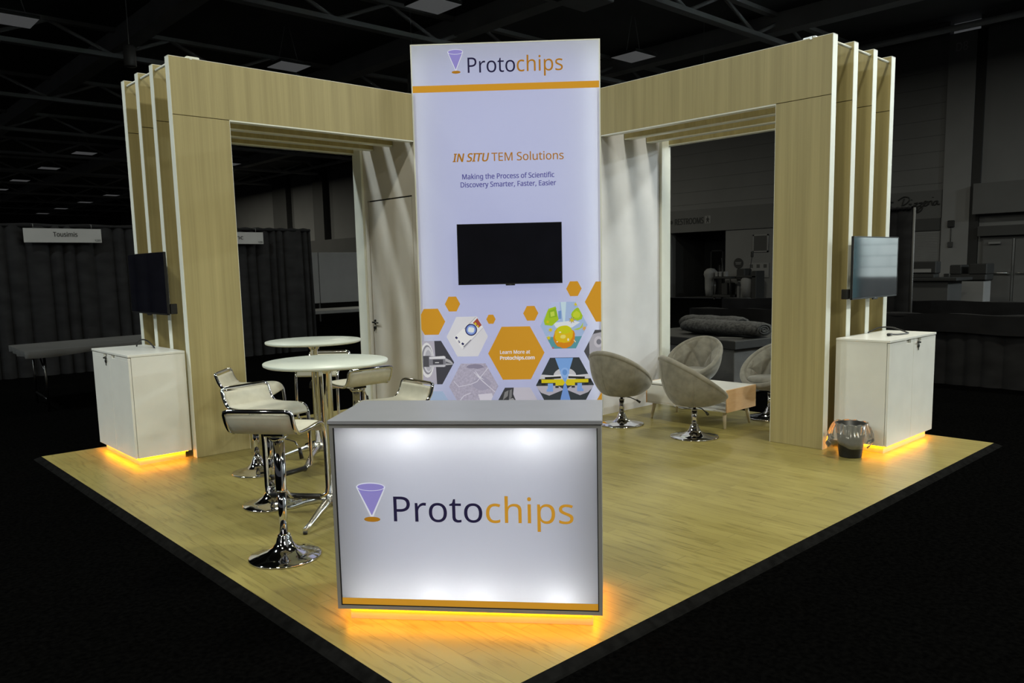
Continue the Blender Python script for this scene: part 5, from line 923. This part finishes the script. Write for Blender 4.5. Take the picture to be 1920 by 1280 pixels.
# crate with rolled carpet pads behind the tub chairs
cr_ = thing('crate', 'grey shipping crate with a black lid behind the tub chairs', 'crate', (7.9,3.9,G), R_(-8))
MB().box((-.85,-.9,.02),(.95,1.0,.60),.008).build('body', noise_tint(mat('crate_grey', (.10,.10,.10), .7), (6,6,6), .2, bump=.2, bscale=30), cr_)
MB().box((-.92,-.97,.60),(1.02,1.07,.71),.01).build('lid', M['darker'], cr_)
for x in (-.6,.7):
    MB().box((x-.05,-.85,0),(x+.05,.95,.02)).build('skid', M['darker'], cr_)
mb = MB()
for y in (-.35,): mb.tube([(-.955,y,.62),(-.955,y,.52)],.012,8); mb.tube([(-.96,y+.03*math.cos(a/8*5.5),.47+.03*math.sin(a/8*5.5)) for a in range(9)],.010,6); mb.tube(smooth_path([(-.96,y,.44),(-.96,y+.03,.40),(-.96,y+.01,.36),(-.96,y-.03,.38)],4),.010,6)
mb.build('hook', M['steel'], cr_)
for k, (y, w_) in enumerate(((.55,.2),(-.25,.16))): MB().box((-.852,y-w_/2,.30),(-.849,y+w_/2,.42)).build('stencil_mark', M['darker'], cr_)
M['pad'] = noise_tint(mat('carpet_pad', (.032,.032,.032), .95), (30,30,30), .9, detail=8, bump=.4, bscale=50)
def pad(label, loc, rz, r, L, sq):
    t = thing('carpet_pad_roll', label, 'carpet pad', loc, rz, 'carpet pad rolls on the crate')
    rnd = random.Random(int(r*1000)); mb = MB(); rs = []
    for i in range(15):
        x = -L/2+L*i/14; k = 1 if 0 < i < 14 else .86
        rs.append([mb.b.verts.new((x, r*k*1.7*math.cos(2*PI*j/18), r*sq+r*sq*k*math.sin(2*PI*j/18)*(1+.06*math.sin(i*1.1+j)))) for j in range(18)])
    mb.skin(rs); mb.build('roll', M['pad'], t, smooth=True)
    MB().tube([(-L/2-.002, r*1.2*(1-q/30)*math.cos(q*.6), r*sq+r*sq*.75*(1-q/30)*math.sin(q*.6)) for q in range(26)], .008, 5).build('rolled_edge', M['darker'], t)
pad('folded grey carpet pad lying across the crate, front one', (7.50,3.62,.692), R_(82), .125, 1.25, .75)
pad('folded grey carpet pad on the crate behind the front pad', (8.05,4.15,.692), R_(82), .12, 1.0, .85)
nt_ = thing('paper_sheet', 'pale paper sheet lying on the crate lid', 'paper', (7.22,3.35,.681), .3); MB().box((-.06,-.15,0),(.06,.15,.004)).build('sheet', M['grey'], nt_)
# cleaning carts and signs by the far wall in the right archway
def cart_parts():
    c = thing('cleaning_cart', 'black cleaning cart with a pale laundry bag by the far wall', 'cart', (30.7,18.3,G))
    MB().box((-.4,-.5,.10),(.4,.45,.22),.02).box((-.4,-.5,.95),(.4,.45,1.05),.02).box((-.35,-.3,.22),(.35,.0,.75),.02).build('shelf', M['darker'], c)
    for x in (-.36,.36):
        for y in (-.46,.41): MB().cyl((x,y,.1),(x,y,1.0),.03,n=8).build('post', M['darker'], c)
    mb = MB(); mb.lathe([(0,.15),(.22,.15),(.26,.5),(.27,1.0),(.32,1.15),(.30,1.3),(.18,1.42),(0,1.45)], (-.05,.78,0), 16); mb.build('laundry_bag', M['pilaster'], c, smooth=True)
    for x, y, h, d in ((-.2,.2,1.6,.0),(-.2,-.05,1.9,.15),(.1,.3,1.5,-.05)): MB().tube([(x,y,1.0),(x,y+d,h)],.02,6).build('broom_handle', M['darker'], c)
    for y in (-.2,.05,.25): MB().box((-.3,y,1.05),(-.1,y+.14,1.28),.02).build('supply_bottle', M['pilaster'], c)
    for x in (-.33,.33):
        for y in (-.42,.38): MB().cyl((x-.03,y,.05),(x+.03,y,.05),.05,n=12).build('wheel', M['darker'], c)
cart_parts()
bn = thing('tall_bin', 'grey bin with a dark lid between the two carts', 'bin', (31.0,17.52,G)); MB().box((-.3,-.2,0),(.3,.2,.85),.03).build('body', M['pilaster'], bn); MB().box((-.32,-.22,.85),(.32,.22,1.4),.05).build('lid', M['darker'], bn)
c2 = thing('linen_cart', 'white linen cart with a leaning mop by the far wall', 'cart', (30.2,16.75,G))
MB().lathe([(0,.12),(.28,.12),(.33,.6),(.35,1.0),(.33,1.02),(0,.98)], (0,.05,0), 18).build('linen_bag', M['pilaster'], c2, smooth=True)
MB().box((-.36,-.5,1.0),(.36,.5,1.1),.02).box((-.36,-.52,.05),(.36,-.3,1.3),.02).build('frame', M['darker'], c2)
MB().tube([(0,.05,1.05),(.0,-.1,1.95)],.02,6).box((-.04,-.16,1.9),(.04,-.04,2.15),.02).build('mop', M['darker'], c2)
for y in (-.4,.4): MB().cyl((-.03,y,.05),(.03,y,.05),.05,n=12).build('wheel', M['darker'], c2)
rs_ = thing('round_sign', 'round black sign on the far wall inside the right archway', 'sign', (XW-.03,18.12,1.62))
MB().cyl((0,0,0),(.03,0,0),.24,n=32).build('disc', M['darker'], rs_); MB().box((-.004,-.15,.02),(0,.15,.05)).box((-.004,-.13,-.05),(0,.13,-.02)).build('white_bars', M['grey'], rs_)
bd = thing('notice_board', 'pale notice board above the linen cart', 'board', (XW-.04,17.05,.95)); MB().box((0,-.5,0),(.03,.5,.66)).build('panel', M['pilaster'], bd)
for y in (-.4,-.05,.3): MB().box((-.004,y,.44),(0,y+.16,.6)).build('notice', M['dark'], bd)
# pizzeria counter, register and bins
pc = thing('service_counter', 'dark service counter with a wide top below the roller shutter', 'counter', (27.5,8.6,G))
MB().box((-.7,-1.2,0),(.6,1.9,.92),.01).build('body', M['dark'], pc); MB().box((-.85,-1.5,.92),(.7,2.0,1.02),.01).build('countertop', M['darker'], pc)
rg = thing('cash_register', 'register with a pale label strip on the dark service counter', 'register', (27.3,8.5,G+1.02))
MB().box((-.2,-.55,.0),(.25,.35,.12),.02).box((-.2,-.6,.14),(.25,.45,.55),.03).build('body', M['darker'], rg); MB().box((-.21,-.45,.18),(-.2,.35,.3)).build('label_strip', M['pilaster'], rg)
cb = thing('napkin_box', 'small pale box left of the register on the counter', 'box', (27.2,9.15,G+1.02)); MB().box((-.1,-.09,0),(.1,.09,.3),.01).build('body', M['spk'], cb); MB().cyl((-.11,0,.2),(-.1,0,.2),.05,n=12).cyl((-.11,0,.09),(-.1,0,.09),.05,n=12).build('dial', M['darker'], cb)
oc = thing('office_chair', 'rounded dark chair back behind the register', 'chair', (28.6,9.4,G))
MB().ball((0,0,1.2),.34,.35,1,1.15).build('backrest', M['darker'], oc, smooth=True); MB().cyl((0,0,.05),(0,0,.9),.05,n=10).cyl((0,0,.0),(0,0,.05),.3,n=16).build('base', M['darker'], oc)
tb = thing('large_bin', 'pale bin with a dark lid in front of the double doors', 'bin', (29.6,7.6,G))
MB().box((-.35,-.55,0),(.35,.5,.85),.03).build('body', M['pilaster'], tb); MB().box((-.4,-.62,.85),(.4,.58,1.1),.05).box((-.4,-.62,1.08),(.4,-.05,1.45),.03).box((-.4,.2,1.08),(.4,.58,1.42),.03).build('lid', M['darker'], tb)
sb_ = thing('strobe_light', 'small dark alarm strobe on the tall grey pilaster', 'alarm', (XW-.12,8.92,2.9)); MB().box((-.08,-.12,-.1),(0,.12,.16),.02).build('strobe_box', M['darker'], sb_); MB().tube([(-.02,0,-.1),(-.02,0,-.65)],.015,6).build('conduit', M['dark'], sb_); MB().box((-.06,-.09,-.85),(0,.09,-.65),.01).build('pull_box', M['dark'], sb_)
for y, z_, lb in ((9.0,.95,'small dark switch plate low on the grey pilaster'),(8.55,.95,'small dark outlet box at the pilaster corner')):
    o = thing('switch_plate', lb, 'switch', (XW-.12,y,z_)); MB().box((-.05,-.09,-.1),(0,.09,.1),.01).build('plate', M['darker'], o)
